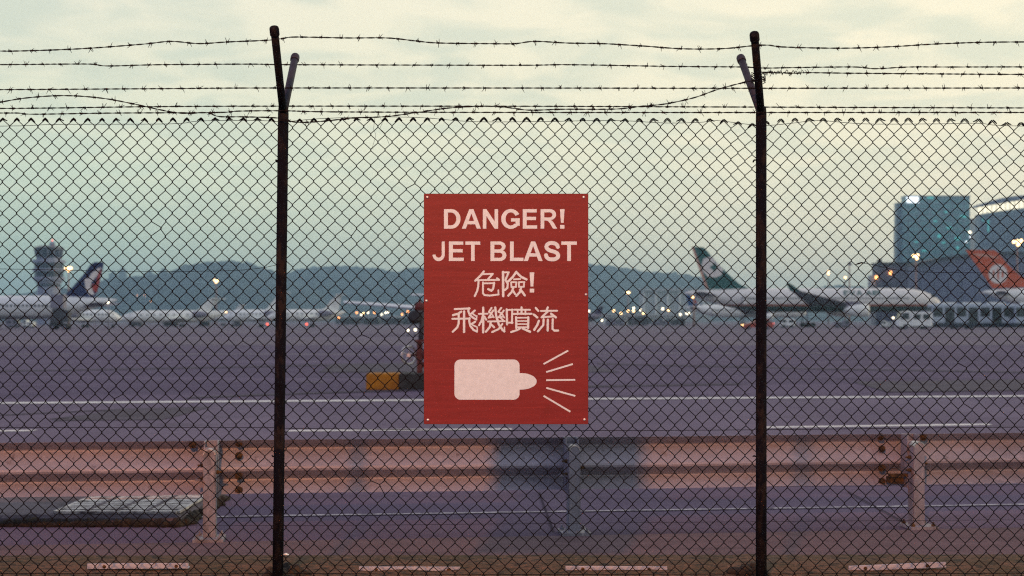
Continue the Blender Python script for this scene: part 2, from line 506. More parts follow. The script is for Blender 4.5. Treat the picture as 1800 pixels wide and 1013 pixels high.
sm.build('tar_crack', M['tar'], asph)
marking('tyre_mark', [gpt(90, 738), gpt(170, 729), gpt(260, 722), gpt(345, 717)], .30, M['skid'], .011)
marking('tyre_mark', [gpt(-40, 733), gpt(80, 727), gpt(190, 722), gpt(280, 719)], .24, M['skid'], .011)
marking('tyre_mark', [gpt(330, 700), gpt(600, 690), gpt(900, 682), gpt(1300, 676)], .5, M['skid'], .011)
marking('tyre_mark', [gpt(1050, 640), gpt(1400, 648), gpt(1800, 655)], .9, M['skid'], .011)
marking('tyre_mark', [gpt(-100, 655), gpt(300, 648), gpt(700, 640)], .9, M['skid'], .011)

def patch(pts, m, z=.010):
    q = [gpt(*p_) for p_ in pts]
    MB().add([(x, y, gz(y) + z) for x, y in q], [tuple(range(len(q)))[::-1]]).build('asphalt_patch', m, asph)
patch([(92, 741), (205, 720), (372, 716), (318, 731), (285, 739)], M['skid'])
patch([(560, 655), (585, 640), (1010, 636), (1090, 655)], M['skid'])
patch([(1560, 690), (1500, 672), (1900, 666), (2050, 684)], M['skid'])

# plinth under the fence
YF = 6.25
PZ = .150
g = MB()
nx = 160
for i in range(nx + 1):
    x = -4 + 8 * i / nx
    e = .012 * noise.noise((x * 3, 0, 0)) + .006 * noise.noise((x * 11, 4, 0))
    yb = 6.97 + .006 * x + e
    for (y, z) in ((5.9, 0), (5.9, PZ - .01), (5.92, PZ), (6.1, PZ + .003 * noise.noise((x * 9, 1, 0))), (6.25, PZ + .006 * noise.noise((x * 8, 2, 0))),
                   (6.6, PZ + .008 * noise.noise((x * 7, 3, 0))), (yb - .02, PZ + .004 * noise.noise((x * 9, 9, 0))), (yb, PZ - .02 + e), (yb, 0)):
        g.v.append((x, y, z))
for i in range(nx):
    for k in range(8):
        a = i * 9 + k
        g.f.append((a, a + 9, a + 10, a + 1)); g.sm.append(k in (2, 3, 4, 5))
tag(g.build('fence_plinth', M['plinth']), "low brown mossy concrete plinth running under the chain link fence", "plinth")

# ---------------------------------------------------------------- chain link fence
fence = thing('chain_link_fence', "dark chain link fence on two dark posts across the whole view", "fence", (0, YF, PZ))
def warp(x, z):
    dx = .0045 * noise.noise((x * 1.1, z * .9, 0)) + .0022 * noise.noise((x * 4, z * 4, 5))
    dz = .006 * noise.noise((x * 1.3, z * .8, 9)) + .0022 * noise.noise((x * 5, z * 4, 3))
    dy = .010 * noise.noise((x * .8, z * 1.2, 17)) + .003 * noise.noise((x * 5, z * 5, 23))
    top = max(0, (z - 1.55) / .42)
    for cx, am in ((1.06, .020), (2.22, .016), (-.98, .006)):
        dz -= am * top * math.exp(-((x - cx) / .09) ** 2)
    return dx, dy, dz
P2, RH = .0625 / 2, .0347
YM = .034                              # mesh hangs on the far side of the posts
ZT = wz(209, YF + YM) - PZ             # height of the highest crossing above the plinth
NR = 60
WR = .0020
dents = [(random.uniform(-2.2, 2.2), random.uniform(.2, 1.85), random.uniform(-.014, .014), random.uniform(-.013, .013)) for _ in range(60)]
def wirepath(k):
    x0 = k * P2
    pts = []
    right0 = k % 2
    for j in range(NR + 1):
        right = (j + right0) % 2
        # at its own right bend this wire hooks over its neighbour
        ex = x0 + (P2 + WR * .7 if right else -WR * .7)
        yo = YM + (WR * .55 if right else -WR * .55)
        z = ZT - j * RH + (0.0011 if right else -.0011) * 0
        for dzk in ((.0020, -.0020) if j > 0 else (-.0020,)):
            px, pz = ex, z + dzk
            ax, ay, azz = warp(ex, pz)
            for (qx, qz, mx, mz) in dents:
                d2 = ((ex - qx) ** 2 + (pz - qz) ** 2) / .0006
                if d2 < 6: ax += mx * math.exp(-d2); azz += mz * math.exp(-d2); ay += abs(mx) * math.exp(-d2)
            pts.append((px + ax, yo + ay, pz + azz))
    # wires whose top bend is a left one meet their neighbour lower: run them up to the knuckle
    a = pts[0]
    hx = (1 if right0 else -1)
    apex = (x0 + (P2 if right0 else 0))
    # knuckle: bend the free end over and down across the neighbour
    ax, ay, azz = warp(apex, ZT)
    tipz = ZT + .0035 + azz
    kn = random.uniform(.75, 1.2)
    head = [(apex + ax + hx * .0165 * kn, YM + ay - hx * .004, tipz - .0165 * kn), (apex + ax + hx * .008, YM + ay - hx * .004, tipz - .0070), (apex + ax + hx * .0012, YM + ay - hx * .003, tipz)]
    if random.random() < .25: head[0] = (apex + ax + hx * .021 * kn, YM + ay - hx * .006, tipz - .012 * kn)
    return head + pts
for k in range(-104, 105):
    path = wirepath(k)
    rr = [WR] * len(path)
    rr[0] = WR * 1.0; rr[1] = WR * 1.9; rr[2] = WR * 1.4
    mb = MB().tube(path, rr, 5)
    mb.build('wire', M['wire'], fence)

def tension(pts, r=.0011, ext=None, Y=YF + YM + .006):
    path = smoothpath([(wx(x, Y), Y - YF, wz(y, Y) - PZ) for x, y in pts], .04)
    return MB().tube(path, r, 5).build('tension_wire', M['wire'], fence)
tension([(-400, 224), (0, 222), (100, 219), (300, 218), (350, 213), (450, 212), (500, 214), (560, 209), (650, 206), (740, 207), (830, 214), (950, 214), (1080, 212), (1170, 216.5),
         (1235, 215), (1260, 212), (1300, 217), (1345, 221), (1400, 216), (1440, 212), (1520, 218), (1650, 218), (1720, 217), (1800, 222), (2200, 224)], .0013)
tension([(-400, 470), (0, 473), (200, 477), (350, 477), (440, 474), (486, 466)], .0012)
tension([(1520, 462.5), (1540, 467), (1570, 474), (1640, 479), (1800, 480), (2200, 480)], .0012)
MB().tube([(wx(x, YF + .02), .02, wz(y, YF + .02) - PZ) for x, y in ((1503, 465.5), (1508, 464), (1514, 462), (1521, 462.8))], [.0012, .0032, .0034, .002], 6).build('frayed_wire_end', M['wire'], fence)
tension([(-400, 751), (0, 752), (480, 752), (500, 753), (900, 757), (1300, 756), (1800, 751), (2200, 750)], .0014)
tension([(-400, 926), (500, 924), (900, 921), (1350, 917), (1800, 914), (2200, 913)], .0008)
tension([(-400, 1009), (400, 1008), (900, 1010), (1400, 1009), (2200, 1007)], .0014)
for pts in ([(658, 207), (656, 228), (660, 236), (654, 258), (655, 262)], [(668, 206), (671, 216), (667, 226), (676, 236), (684, 254)]):
    MB().tube(smoothpath([(wx(x, YF), .02, wz(y, YF) - PZ) for x, y in pts], .01), .0007, 4).build('loose_tie_wire', M['wire'], fence)

def fence_post(xb, xt, front, rear):
    """front / rear: tips of the two raised arms as (x, y from post line, z)"""
    zt = wz(196, YF) - PZ
    po = MB().tube([(xb, 0, -.06), (xb + (xt - xb) * .3, 0, zt * .3), (xb + (xt - xb) * .6, 0, zt * .6), (xt, 0, zt - .01), (xt, 0, zt + .02)], [.0240, .0238, .0236, .0236, .021], 20).build('fence_post', M['post'], fence)
    for i, tip in enumerate((front, rear)):
        b = Vector((xt, 0, zt - .012))
        t = Vector(tip)
        am = M['post'] if i == 0 else M['arm']
        MB().tube([b, b + (t - b) * .5, t], .0168, 16).build('arm', am, po)
        d = (t - b).normalized()
        MB().tube([t - d * .030, t - d * .026, t - d * .002, t + d * .006, t + d * .010], [.0196, .0205, .0205, .0185, .010], 16).build('cap', am, po)
    ft = MB()
    for i in range(26):
        a = random.uniform(0, 6.28); r = random.uniform(.02, .10)
        sx, sz = random.uniform(.018, .045), random.uniform(.015, .050)
        Mx = Matrix.Translation((xb + r * math.cos(a) * 1.1, r * math.sin(a) + .16, .0)) @ Matrix.Rotation(random.uniform(0, 3), 4, 'Z') @ Matrix.Diagonal((sx, sx * .8, sz, 1))
        ft.lathe([(.2, -.6), (1, -.1), (.85, .5), (.35, .95)], 7, Mx)
    ft.build('dirt_collar', M['dirtcol'], po)
    for zz_ in (.55, 1.15, 1.85):
        MB().tube([(xb + (xt - xb) * zz_ / zt - .027, -.01, zz_), (xb + (xt - xb) * zz_ / zt - .031, .004, zz_ + .001), (xb + (xt - xb) * zz_ / zt - .030, .03, zz_ - .004)], .0035, 6).build('clip', M['wire'], po)
    return po
M['dirtcol'] = layered('dark_dirt', (.022, .02, .017), [((.05, .04, .025), 30, .5, .65, (1, 1, 1))], bump=1, bscale=80)
def arm_tip(px, py, dy): return (wx(px, YF + dy), dy, wz(py, YF + dy) - PZ)
fence_post(wx(488, YF), wx(498, YF), arm_tip(482, 51, -.30), arm_tip(519, 100, .30))
fence_post(wx(1338, YF), wx(1338, YF), arm_tip(1326, 61, -.30), arm_tip(1302, 102, .30))

# barbed wire strands
def barbed(label, pts, Y, gap=.075, r=.0016):
    base = Vector((0, Y, 2.2))
    path = smoothpath([(wx(x, Y), 0, wz(y, Y) - 2.2 + .0012 * noise.noise((x * .05, y, 1))) for x, y in pts], .0085)
    t = thing('barbed_wire', label, "barbed wire", tuple(base), group="barbed wire strands on top of the fence")
    for ph in (0, math.pi):
        MB().tube([p + Vector((0, math.cos(i * .62 + ph), math.sin(i * .62 + ph))) * .0017 for i, p in enumerate(path)], r, 4, cap=False).build('strand', M['barb'], t)
    bb = MB()
    acc, nxt = 0, random.uniform(0, gap)
    for i in range(1, len(path) - 1):
        acc += (path[i] - path[i - 1]).length
        if acc > nxt:
            nxt = acc + gap * random.uniform(.9, 1.1)
            d = (path[i + 1] - path[i - 1]).normalized()
            rot = d.to_track_quat('Z', 'Y').to_matrix().to_4x4()
            Mx = Matrix.Translation(path[i]) @ rot @ Matrix.Rotation(random.uniform(0, 6.28), 4, 'Z')
            bb.lathe([(.0028, -.0075), (.0046, -.006), (.0036, -.002), (.0048, .002), (.0040, .005), (.0026, .0075)], 7, Mx)
            for s in range(4):
                a = random.uniform(0, 6.28)
                ln = random.uniform(.012, .021)
                o = (-.005, -.002, .002, .005)[s]
                tip = Vector((math.cos(a) * ln, math.sin(a) * ln, o * 1.2 + random.uniform(-.012, .012)))
                st = Vector((math.cos(a + 1.2) * .003, math.sin(a + 1.2) * .003, o))
                bb.tube([Mx @ st, Mx @ (st * .4 + tip * .6), Mx @ tip], [.0013, .0012, .0006], 4)
    bb.build('barbs', M['barb'], t, kind='stuff')
    return t
barbed("topmost barbed wire strand, sagging in waves over the tall arms", [(-400, 92), (-40, 90), (30, 90), (140, 86), (250, 78), (300, 73), (350, 77), (400, 74), (470, 71), (497, 68), (520, 65.5), (610, 67), (680, 67), (730, 72), (770, 76), (860, 77),
        (905, 77), (940, 73), (1000, 76), (1060, 77), (1130, 81), (1200, 86), (1270, 86), (1320, 81), (1350, 79.5), (1380, 83), (1480, 85), (1570, 82), (1660, 77), (1800, 74), (2200, 76)], 5.985, .078)
barbed("second barbed wire strand from the top, along the short arm tips", [(-400, 114), (-40, 114), (100, 113), (160, 113), (190, 116), (280, 114), (440, 113), (520, 114), (900, 115), (1000, 114), (1180, 117), (1300, 118), (1345, 120),
        (1400, 119), (1500, 118), (1540, 121), (1600, 118), (1700, 118), (2200, 117)], 6.505, .076)
barbed("straight taut barbed wire strand halfway up the arms", [(-400, 159), (-40, 158), (300, 156), (450, 155), (900, 155), (1300, 155.5), (1800, 155), (2200, 155)], 6.165, .076)
barbed("barbed wire strand just below the fork of the arms, upper of two", [(-400, 192), (-40, 191), (100, 190), (250, 188), (450, 187), (900, 187), (1150, 188), (1300, 188.5), (1800, 190), (2200, 190)], 6.30, .078)
barbed("lowest barbed wire strand, closest above the mesh tips", [(-400, 199), (-40, 199), (30, 199), (60, 201), (200, 199), (380, 198), (420, 195.5), (500, 195), (600, 197), (1000, 198), (1800, 198), (2200, 199)], 6.212, .077)
barbed("loose barbed wire strand drooping in curves and climbing to the right post", [(-400, 215), (-40, 188), (0, 180), (50, 172), (115, 168.5), (180, 173), (240, 184), (300, 197), (330, 199.5), (365, 198.5), (385, 205), (430, 205.5), (490, 208), (520, 215), (560, 214),
        (620, 208), (680, 205), (740, 197), (790, 190), (850, 187), (890, 189), (930, 194), (990, 192.5), (1080, 192), (1130, 187), (1170, 183), (1220, 172), (1260, 158), (1300, 147), (1334, 140)], 6.195, .079)
gw = barbed("barbed wire strand tied with a coil to the right post", [(1338, 127), (1360, 128), (1400, 129), (1420, 128), (1500, 129), (1650, 130), (1800, 131), (2200, 131)], 6.13, .078)
ck = MB()
path = []
for i in range(150):
    t = i / 149
    px = 1344 + 70 * t
    path.append((wx(px, 6.13), .009 * math.cos(i * .55), wz(128 + 1.5 * math.sin(i * .21), 6.13) - 2.2 + .0085 * math.sin(i * .55) * (.5 + .5 * math.sin(i * .13) ** 2)))
ck.tube(path, .0016, 4)
for c0 in (131, 138, 142):
    path = [(wx(1334, 6.13) + .030 * math.cos(a * .45), .010 + .034 * math.sin(a * .45), wz(c0, 6.13) - 2.2 + .010 * math.sin(a * 1.1)) for a in range(29)]
    ck.tube(path, .0017, 4)
ck.build('tie_coil', M['barb'], gw)

# ---------------------------------------------------------------- the warning sign
YS = 6.205
SC = YS / F
sx0, sx1, sy0, sy1 = 745.6, 1033.6, 341.2, 745.4
SCX, SBY = (sx0 + sx1) / 2, sy1
sign = thing('warning_sign', "red metal warning sign with cream lettering and jet engine symbol, fixed on the fence", "sign", (wx(SCX, YS), YS, wz(SBY, YS)))
def sp(px, py): return ((px - SCX) * SC, (SBY - py) * SC)
def rrect(x0, y0, x1, y1, r, n=5):
    out = []
    for cx, cy, a0 in ((x1 - r, y0 + r, -90), (x1 - r, y1 - r, 0), (x0 + r, y1 - r, 90), (x0 + r, y0 + r, 180)):
        for k in range(n + 1):
            a = math.radians(a0 + 90 * k / n)
            out.append((cx + r * math.cos(a), cy + r * math.sin(a)))
    return out
a, b = sp(sx0, sy1), sp(sx1, sy0)
MB().prism(rrect(a[0], a[1], b[0], b[1], .003), 0, .003).build('panel', M['signred'], sign)
fr = MB()
e = .0014
for (x0, x1, z0, z1) in ((a[0] - e, b[0] + e, a[1] - e, a[1]), (a[0] - e, b[0] + e, b[1], b[1] + e), (a[0] - e, a[0], a[1], b[1]), (b[0], b[0] + e, a[1], b[1])):
    fr.box(x0, x1, -.0006, .0036, z0, z1)
fr.build('edge', M['signedge'], sign)
for (px, py) in ((751, 347), (1026, 347), (749.5, 529), (1030, 518), (752, 738.5), (1027.5, 738)):
    x, z = sp(px, py)
    Mx = Matrix.Translation((x, 0, z)) @ Matrix.Rotation(math.radians(90), 4, 'X')
    MB().lathe([(.0065, .0), (.0065, .0010), (.0048, .0022), (.002, .0030)], 12, Mx).build('rivet', M['alu'], sign)

def arc(cx, cy, rx, ry, a0, a1, n=12):
    return [(cx + rx * math.cos(math.radians(a0 + (a1 - a0) * i / n)), cy + ry * math.sin(math.radians(a0 + (a1 - a0) * i / n))) for i in range(n + 1)]
def loopD():
    o = [(0, 0)] + arc(.44, .5, .56, .5, -90, 90, 18) + [(0, 1)]
    h = [(.24, .17)] + arc(.42, .5, .33, .33, -90, 90, 16) + [(.24, .83)]
    return [(o, [h])]
def loopG():
    o = arc(.52, .5, .52, .51, 28, 318, 30) + [(1.0, .145), (1.0, .535), (.53, .535), (.53, .365), (.775, .365), (.775, .235)] + arc(.52, .5, .285, .335, -46, -332, 26)
    return [(o, [])]
def loopR():
    o = [(0, 0), (.22, 0), (.22, .415), (.33, .415), (.45, .39), (.56, .28), (.745, 0), (1, 0), (.80, .30), (.70, .40), (.60, .44)] + arc(.58, .72, .355, .28, -70, 90, 12) + [(0, 1)]
    h = [(.22, .575)] + arc(.56, .705, .15, .13, -90, 90, 8) + [(.22, .835)]
    return [(o, [h])]
def loopB():
    o = [(0, 0)] + arc(.60, .285, .40, .285, -90, 62, 12) + arc(.58, .75, .37, .25, -58, 90, 10) + [(0, 1)]
    h1 = [(.24, .165)] + arc(.58, .295, .175, .13, -90, 90, 8) + [(.24, .425)]
    h2 = [(.24, .595)] + arc(.56, .715, .155, .12, -90, 90, 8) + [(.24, .835)]
    return [(o, [h1, h2])]
def loopJ():
    o = [(1, 1), (.755, 1), (.755, .36)] + arc(.50, .335, .255, .165, 0, -180, 10) + [(.0, .315)] + arc(.5, .335, .5, .345, 185, 360, 16)
    return [(o, [])]
GL = {
 'D': loopD(), 'G': loopG(), 'R': loopR(), 'B': loopB(), 'J': loopJ(),
 'A': [([(0, 0), (.215, 0), (.298, .225), (.70, .225), (.785, 0), (1, 0), (.61, 1), (.39, 1)], [[(.358, .395), (.642, .395), (.5, .775)]])],
 'N': [([(0, 0), (.23, 0), (.23, .65), (.765, 0), (1, 0), (1, 1), (.77, 1), (.77, .37), (.235, 1), (0, 1)], [])],
 'E': [([(0, 0), (1, 0), (1, .17), (.27, .17), (.27, .44), (.92, .44), (.92, .61), (.27, .61), (.27, .83), (.97, .83), (.97, 1), (0, 1)], [])],
 'T': [([(.38, 0), (.62, 0), (.62, .83), (1, .83), (1, 1), (0, 1), (0, .83), (.38, .83)], [])],
 'L': [([(0, 0), (1, 0), (1, .17), (.28, .17), (.28, 1), (0, 1)], [])],
 'I': [([(0, 0), (1, 0), (1, 1), (0, 1)], [])],
 'V': [([(.38, 0), (.62, 0), (1, 1), (.78, 1), (.5, .25), (.22, 1), (0, 1)], [])],
 '!': [([(.22, .30), (.78, .30), (.98, 1), (.02, 1)], []), ([(.05, 0), (.95, 0), (.95, .19), (.05, .19)], [])],
}
def outline(pts, w, cap=True):
    """closed outline of a brush stroke of width w along pts, rounded ends"""
    P = [Vector(p).to_2d() for p in pts]
    n = len(P)
    Ls, Rs = [], []
    for i in range(n):
        d1 = (P[i] - P[i - 1]).normalized() if i > 0 else None
        d2 = (P[i + 1] - P[i]).normalized() if i < n - 1 else None
        if d1 is None: d1 = d2
        if d2 is None: d2 = d1
        n1, n2 = Vector((-d1.y, d1.x)), Vector((-d2.y, d2.x))
        m = (n1 + n2)
        m = m.normalized() if m.length > .1 else n1
        k = min(1.6, 1 / max(.3, m.dot(n1)))
        ww = w[i] if isinstance(w, (list, tuple)) else w
        Ls.append(P[i] + m * ww / 2 * k); Rs.append(P[i] - m * ww / 2 * k)
    w0 = w[0] if isinstance(w, (list, tuple)) else w
    w1 = w[-1] if isinstance(w, (list, tuple)) else w
    out = list(Ls)
    d = (P[-1] - P[-2]).normalized()
    a0 = math.atan2(d.x, -d.y)
    out += [P[-1] + Vector((math.cos(a0 - math.pi * k / 5), math.sin(a0 - math.pi * k / 5))) * w1 / 2 for k in range(1, 5)]
    out += Rs[::-1]
    d = (P[0] - P[1]).normalized()
    a0 = math.atan2(d.x, -d.y)
    out += [P[0] + Vector((math.cos(a0 - math.pi * k / 5), math.sin(a0 - math.pi * k / 5))) * w0 / 2 for k in range(1, 5)]
    return [(p.x, p.y) for p in out][::-1]

def letter(ch, x0, y0, x1, y1, name='letter'):
    mb = MB()
    if ch == 'S':
        w = (x1 - x0)
        h = (y1 - y0)
        def q(u, v): return sp(x0 + u * w, y1 - v * h)
        spine = [q(.115, .30), q(.15, .20), q(.28, .11), q(.50, .082), q(.72, .11), q(.86, .20), q(.875, .32), q(.78, .42), q(.60, .48), q(.36, .54), q(.20, .62), q(.135, .73), q(.19, .84), q(.33, .905), q(.50, .92), q(.68, .895), q(.81, .82), q(.86, .72)]
        spine = [(v.x, v.y) for v in smoothpath([(p_[0], p_[1], 0) for p_ in spine], .004)]
        lw = .0150 * (h / 34.2)
        P3 = outline(spine, lw * 1.12)
        mb.prism(P3, -.0009, 0)
    else:
        for (o, hs) in GL[ch]:
            f = lambda L_: [sp(x0 + u * (x1 - x0), y1 - v * (y1 - y0)) for u, v in L_]
            mb.prism(f(o), -.0009, 0, [f(h) for h in hs])
    return mb.build(name, M['signcream'], sign)
def zl(X): return 730 + X / 4.403
def zy(Y): return 330 + Y / 4.403
for ch, X0, X1 in (('D', 222, 350), ('A', 360, 508), ('N', 523, 641), ('G', 665, 808), ('E', 832, 943), ('R', 970, 1098), ('!', 1119, 1156)):
    letter(ch, zl(X0), zy(167), zl(X1), zy(318), 'exclamation_mark' if ch == '!' else 'letter')
for ch, X0, X1 in (('J', 133, 228), ('E', 260, 375), ('T', 388, 503), ('B', 582, 705), ('L', 733, 837), ('A', 840, 985), ('S', 998, 1120), ('T', 1130, 1250)):
    letter(ch, zl(X0), zy(417), zl(X1), zy(568))

def han(strokes, name='character'):
    mb = MB()
    for i, (w, pts) in enumerate(strokes):
        P = [sp(785 + x / 8.443, 470 + y / 8.443) for x, y in pts]
        ww = w * 1.10 / 8.443 * SC
        mb.prism(outline(P, ww), -.0006 - .00005 * i, 0)
    return mb.build(name, M['signcream'], sign)
han([(28, [(552, 62), (510, 118), (425, 200)]), (24, [(525, 103), (688, 98)]), (27, [(684, 100), (615, 178)]), (24, [(430, 192), (780, 188)]), (26, [(748, 165), (778, 186)]),
     (27, [(475, 195), (470, 280), (455, 350), (418, 428)]), (25, [(540, 225), (540, 385), (562, 414), (640, 421), (772, 404)]), (22, [(770, 402), (768, 340)]),
     (23, [(550, 240), (708, 236)]), (29, [(706, 232), (692, 318), (665, 348), (617, 325)])])
han([(33, [(838, 70), (840, 428)]), (24, [(850, 76), (924, 76)]), (27, [(920, 78), (876, 185)]), (27, [(874, 190), (908, 245), (903, 305), (868, 338)]),
     (31, [(1035, 68), (980, 148), (912, 213)]), (31, [(1045, 85), (1110, 145), (1186, 181)]), (23, [(1000, 180), (1092, 174)]),
     (23, [(958, 222), (1038, 222)]), (23, [(958, 222), (962, 296)]), (23, [(1034, 222), (1030, 294)]), (21, [(962, 292), (1030, 292)]),
     (23, [(1072, 222), (1156, 220)]), (23, [(1072, 222), (1075, 294)]), (23, [(1152, 222), (1146, 292)]), (21, [(1075, 290), (1146, 290)]),
     (29, [(990, 305), (968, 365), (915, 422)]), (27, [(985, 345), (1018, 400)]), (29, [(1108, 300), (1086, 370), (1035, 426)]), (31, [(1094, 332), (1130, 375), (1160, 418)])])
letter('!', 785 + 1231 / 8.443, 470 + 76 / 8.443, 785 + 1303 / 8.443, 470 + 375 / 8.443, 'exclamation_mark')
han([(26, [(120, 621), (342, 612)]), (28, [(335, 606), (322, 650), (346, 710), (398, 752), (442, 775)]), (18, [(444, 772), (449, 722)]), (27, [(365, 690), (420, 642)]), (21, [(392, 694), (430, 722)]),
     (28, [(218, 658), (170, 690), (95, 711)]), (28, [(180, 690), (180, 830), (160, 890), (92, 958)]), (26, [(85, 765), (345, 762)]), (31, [(260, 655), (260, 962)]),
     (28, [(342, 752), (336, 800), (352, 870), (400, 930), (450, 955)]), (18, [(455, 952), (455, 888)]), (27, [(370, 842), (425, 808)]), (21, [(388, 858), (438, 882)])])
han([(24, [(480, 692), (610, 690)]), (31, [(543, 600), (543, 966)]), (26, [(540, 712), (520, 790), (482, 862)]), (27, [(562, 732), (588, 778)]),
     (25, [(668, 602), (628, 665)]), (22, [(630, 665), (668, 690)]), (25, [(694, 640), (625, 748)]), (22, [(628, 748), (692, 735)]), (20, [(680, 708), (702, 745)]),
     (25, [(812, 602), (768, 660)]), (22, [(770, 662), (812, 682)]), (25, [(850, 642), (774, 742)]), (22, [(776, 744), (842, 732)]), (20, [(830, 702), (856, 748)]),
     (30, [(722, 598), (736, 720), (775, 850), (830, 930), (858, 953)]), (18, [(862, 950), (858, 890)]), (24, [(615, 805), (862, 800)]),
     (28, [(655, 815), (640, 890), (584, 956)]), (28, [(662, 852), (706, 892)]), (26, [(828, 842), (770, 920), (675, 962)]), (22, [(802, 752), (838, 784)])])
han([(29, [(893, 625), (897, 848)]), (22, [(905, 634), (985, 630)]), (26, [(975, 628), (970, 830)]), (24, [(905, 824), (980, 821)]),
     (24, [(1005, 630), (1238, 632)]), (28, [(1112, 595), (1112, 680)]), (22, [(1055, 645), (1055, 700)]), (22, [(1170, 645), (1170, 700)]), (26, [(990, 693), (1262, 690)]),
     (30, [(1032, 742), (1035, 902)]), (30, [(1213, 742), (1210, 902)]), (21, [(1040, 750), (1210, 748)]), (19, [(1040, 798), (1208, 798)]), (19, [(1040, 844), (1208, 844)]), (21, [(1040, 890), (1208, 890)]),
     (27, [(1092, 908), (1040, 935), (958, 962)]), (30, [(1128, 908), (1190, 935), (1240, 958)])])
han([(28, [(1322, 604), (1362, 648)]), (30, [(1295, 702), (1345, 744)]), (30, [(1370, 795), (1345, 860), (1300, 930)]), (24, [(1400, 649), (1642, 645)]), (29, [(1502, 596), (1484, 642)]),
     (28, [(1500, 658), (1412, 742)]), (26, [(1410, 742), (1605, 728)]), (30, [(1550, 688), (1622, 745)]),
     (28, [(1440, 772), (1435, 860), (1355, 952)]), (30, [(1503, 778), (1500, 940)]), (28, [(1575, 772), (1572, 915), (1600, 940), (1655, 940)])])
# engine symbol
def zl2(X): return 730 + X / 4.403
def zy2(Y): return 530 + Y / 4.403
def spr(X, Y): return sp(zl2(X), zy2(Y))
body = []
R_ = 46
for k in range(7): an = math.radians(90 + 90 * k / 6); body.append((349 + R_ * math.cos(an), 496 - R_ * math.sin(an)))
for k in range(7): an = math.radians(180 + 90 * k / 6); body.append((349 + R_ * math.cos(an), 715 - R_ * math.sin(an)))
for k in range(7): an = math.radians(270 + 90 * k / 6); body.append((761 + R_ * math.cos(an), 715 - R_ * math.sin(an)))
body.append((807, 684))
for k in range(15): an = math.radians(-90 + 180 * k / 14); body.append((818 + 122 * math.cos(an), 619 - 64 * math.sin(an)))
body.append((807, 556))
for k in range(7): an = math.radians(0 + 90 * k / 6); body.append((761 + R_ * math.cos(an), 496 - R_ * math.sin(an)))
MB().prism([spr(*p) for p in body], -.0009, 0).build('engine_symbol', M['signcream'], sign)
for (p0, p1) in (((993, 485), (1183, 381)), ((1013, 547), (1220, 485)), ((1013, 610), (1238, 607)), ((1013, 669), (1238, 732)), ((993, 731), (1200, 854))):
    A_, B_ = Vector(spr(*p0)), Vector(spr(*p1))
    n_ = (B_ - A_).normalized(); n_ = Vector((-n_.y, n_.x)) * .0037
    MB().prism([tuple(A_ + n_), tuple(A_ - n_), tuple(B_ - n_), tuple(B_ + n_)], -.0009, 0).build('blast_line', M['signcream'], sign)

# ---------------------------------------------------------------- guardrail
rail = thing('guardrail', "long grey steel guardrail on short posts behind the fence", "guardrail", tuple(RO), RAIL_A)
ZB, ZTOP = .248, .572
hh = ZTOP - ZB
prof = [(0.0, 1.0), (.004, .99), (.040, .925), (.088, .850), (.096, .825), (.092, .795), (.055, .67), (.016, .545), (.003, .50), (.000, .46), (.004, .42), (.022, .385), (.076, .285), (.094, .245), (.092, .215), (.060, .13), (.018, .03), (.006, 0.0)]
def beam(u0, u1, off):
    mb = MB()
    n = max(2, int((u1 - u0) / .12))
    vs_, fs = [], []
    m = len(prof)
    for th in (0, .0035):
        for i in range(n + 1):
            u = u0 + (u1 - u0) * i / n
            wob = .004 * noise.noise((u * 1.3, 0, 4)) + .002 * noise.noise((u * 6, 1, 4))
            for (d, z) in prof:
                vs_.append((u, .20 + off + d + th + wob + .0015 * noise.noise((u * 5, z * 6, 2)), ZB + hh * z + .003 * noise.noise((u * .9, 7, 4))))
    o2 = (n + 1) * m
    for i in range(n):
        for k in range(m - 1):
            p_ = i * m + k
            fs.append((p_, p_ + 1, p_ + m + 1, p_ + m))
            p_ += o2
            fs.append((p_, p_ + m, p_ + m + 1, p_ + 1))
        for k in (0, m - 1):
            p_ = i * m + k
            fs.append((p_, p_ + m, p_ + m + o2, p_ + o2))
    for i in (0, n):
        for k in range(m - 1):
            p_ = i * m + k
            fs.append((p_, p_ + 1, p_ + 1 + o2, p_ + o2))
    mb.add(vs_, fs, False)
    return mb.build('rail_beam', M['galv'], rail)
UL, UR = -2.17, 2.17
beam(UL - 5.0, UL + .20, 0.0)
beam(UL - .12, UR + .06, .0065)
beam(UR - .20, UR + 5.0, 0.0)
def hexbolt(mb, x, y, z, r=.014, h=.016):
    Mx = Matrix.Translation((x, y, z)) @ Matrix.Rotation(math.radians(90), 4, 'X') @ Matrix.Rotation(random.uniform(0, 1), 4, 'Z')
    mb.lathe([(r * 1.5, -.002), (r * 1.5, .003), (r, .0032), (r, h * .7), (r * .45, h * .72), (r * .45, h * 1.5)], 6, Mx, smooth=False)
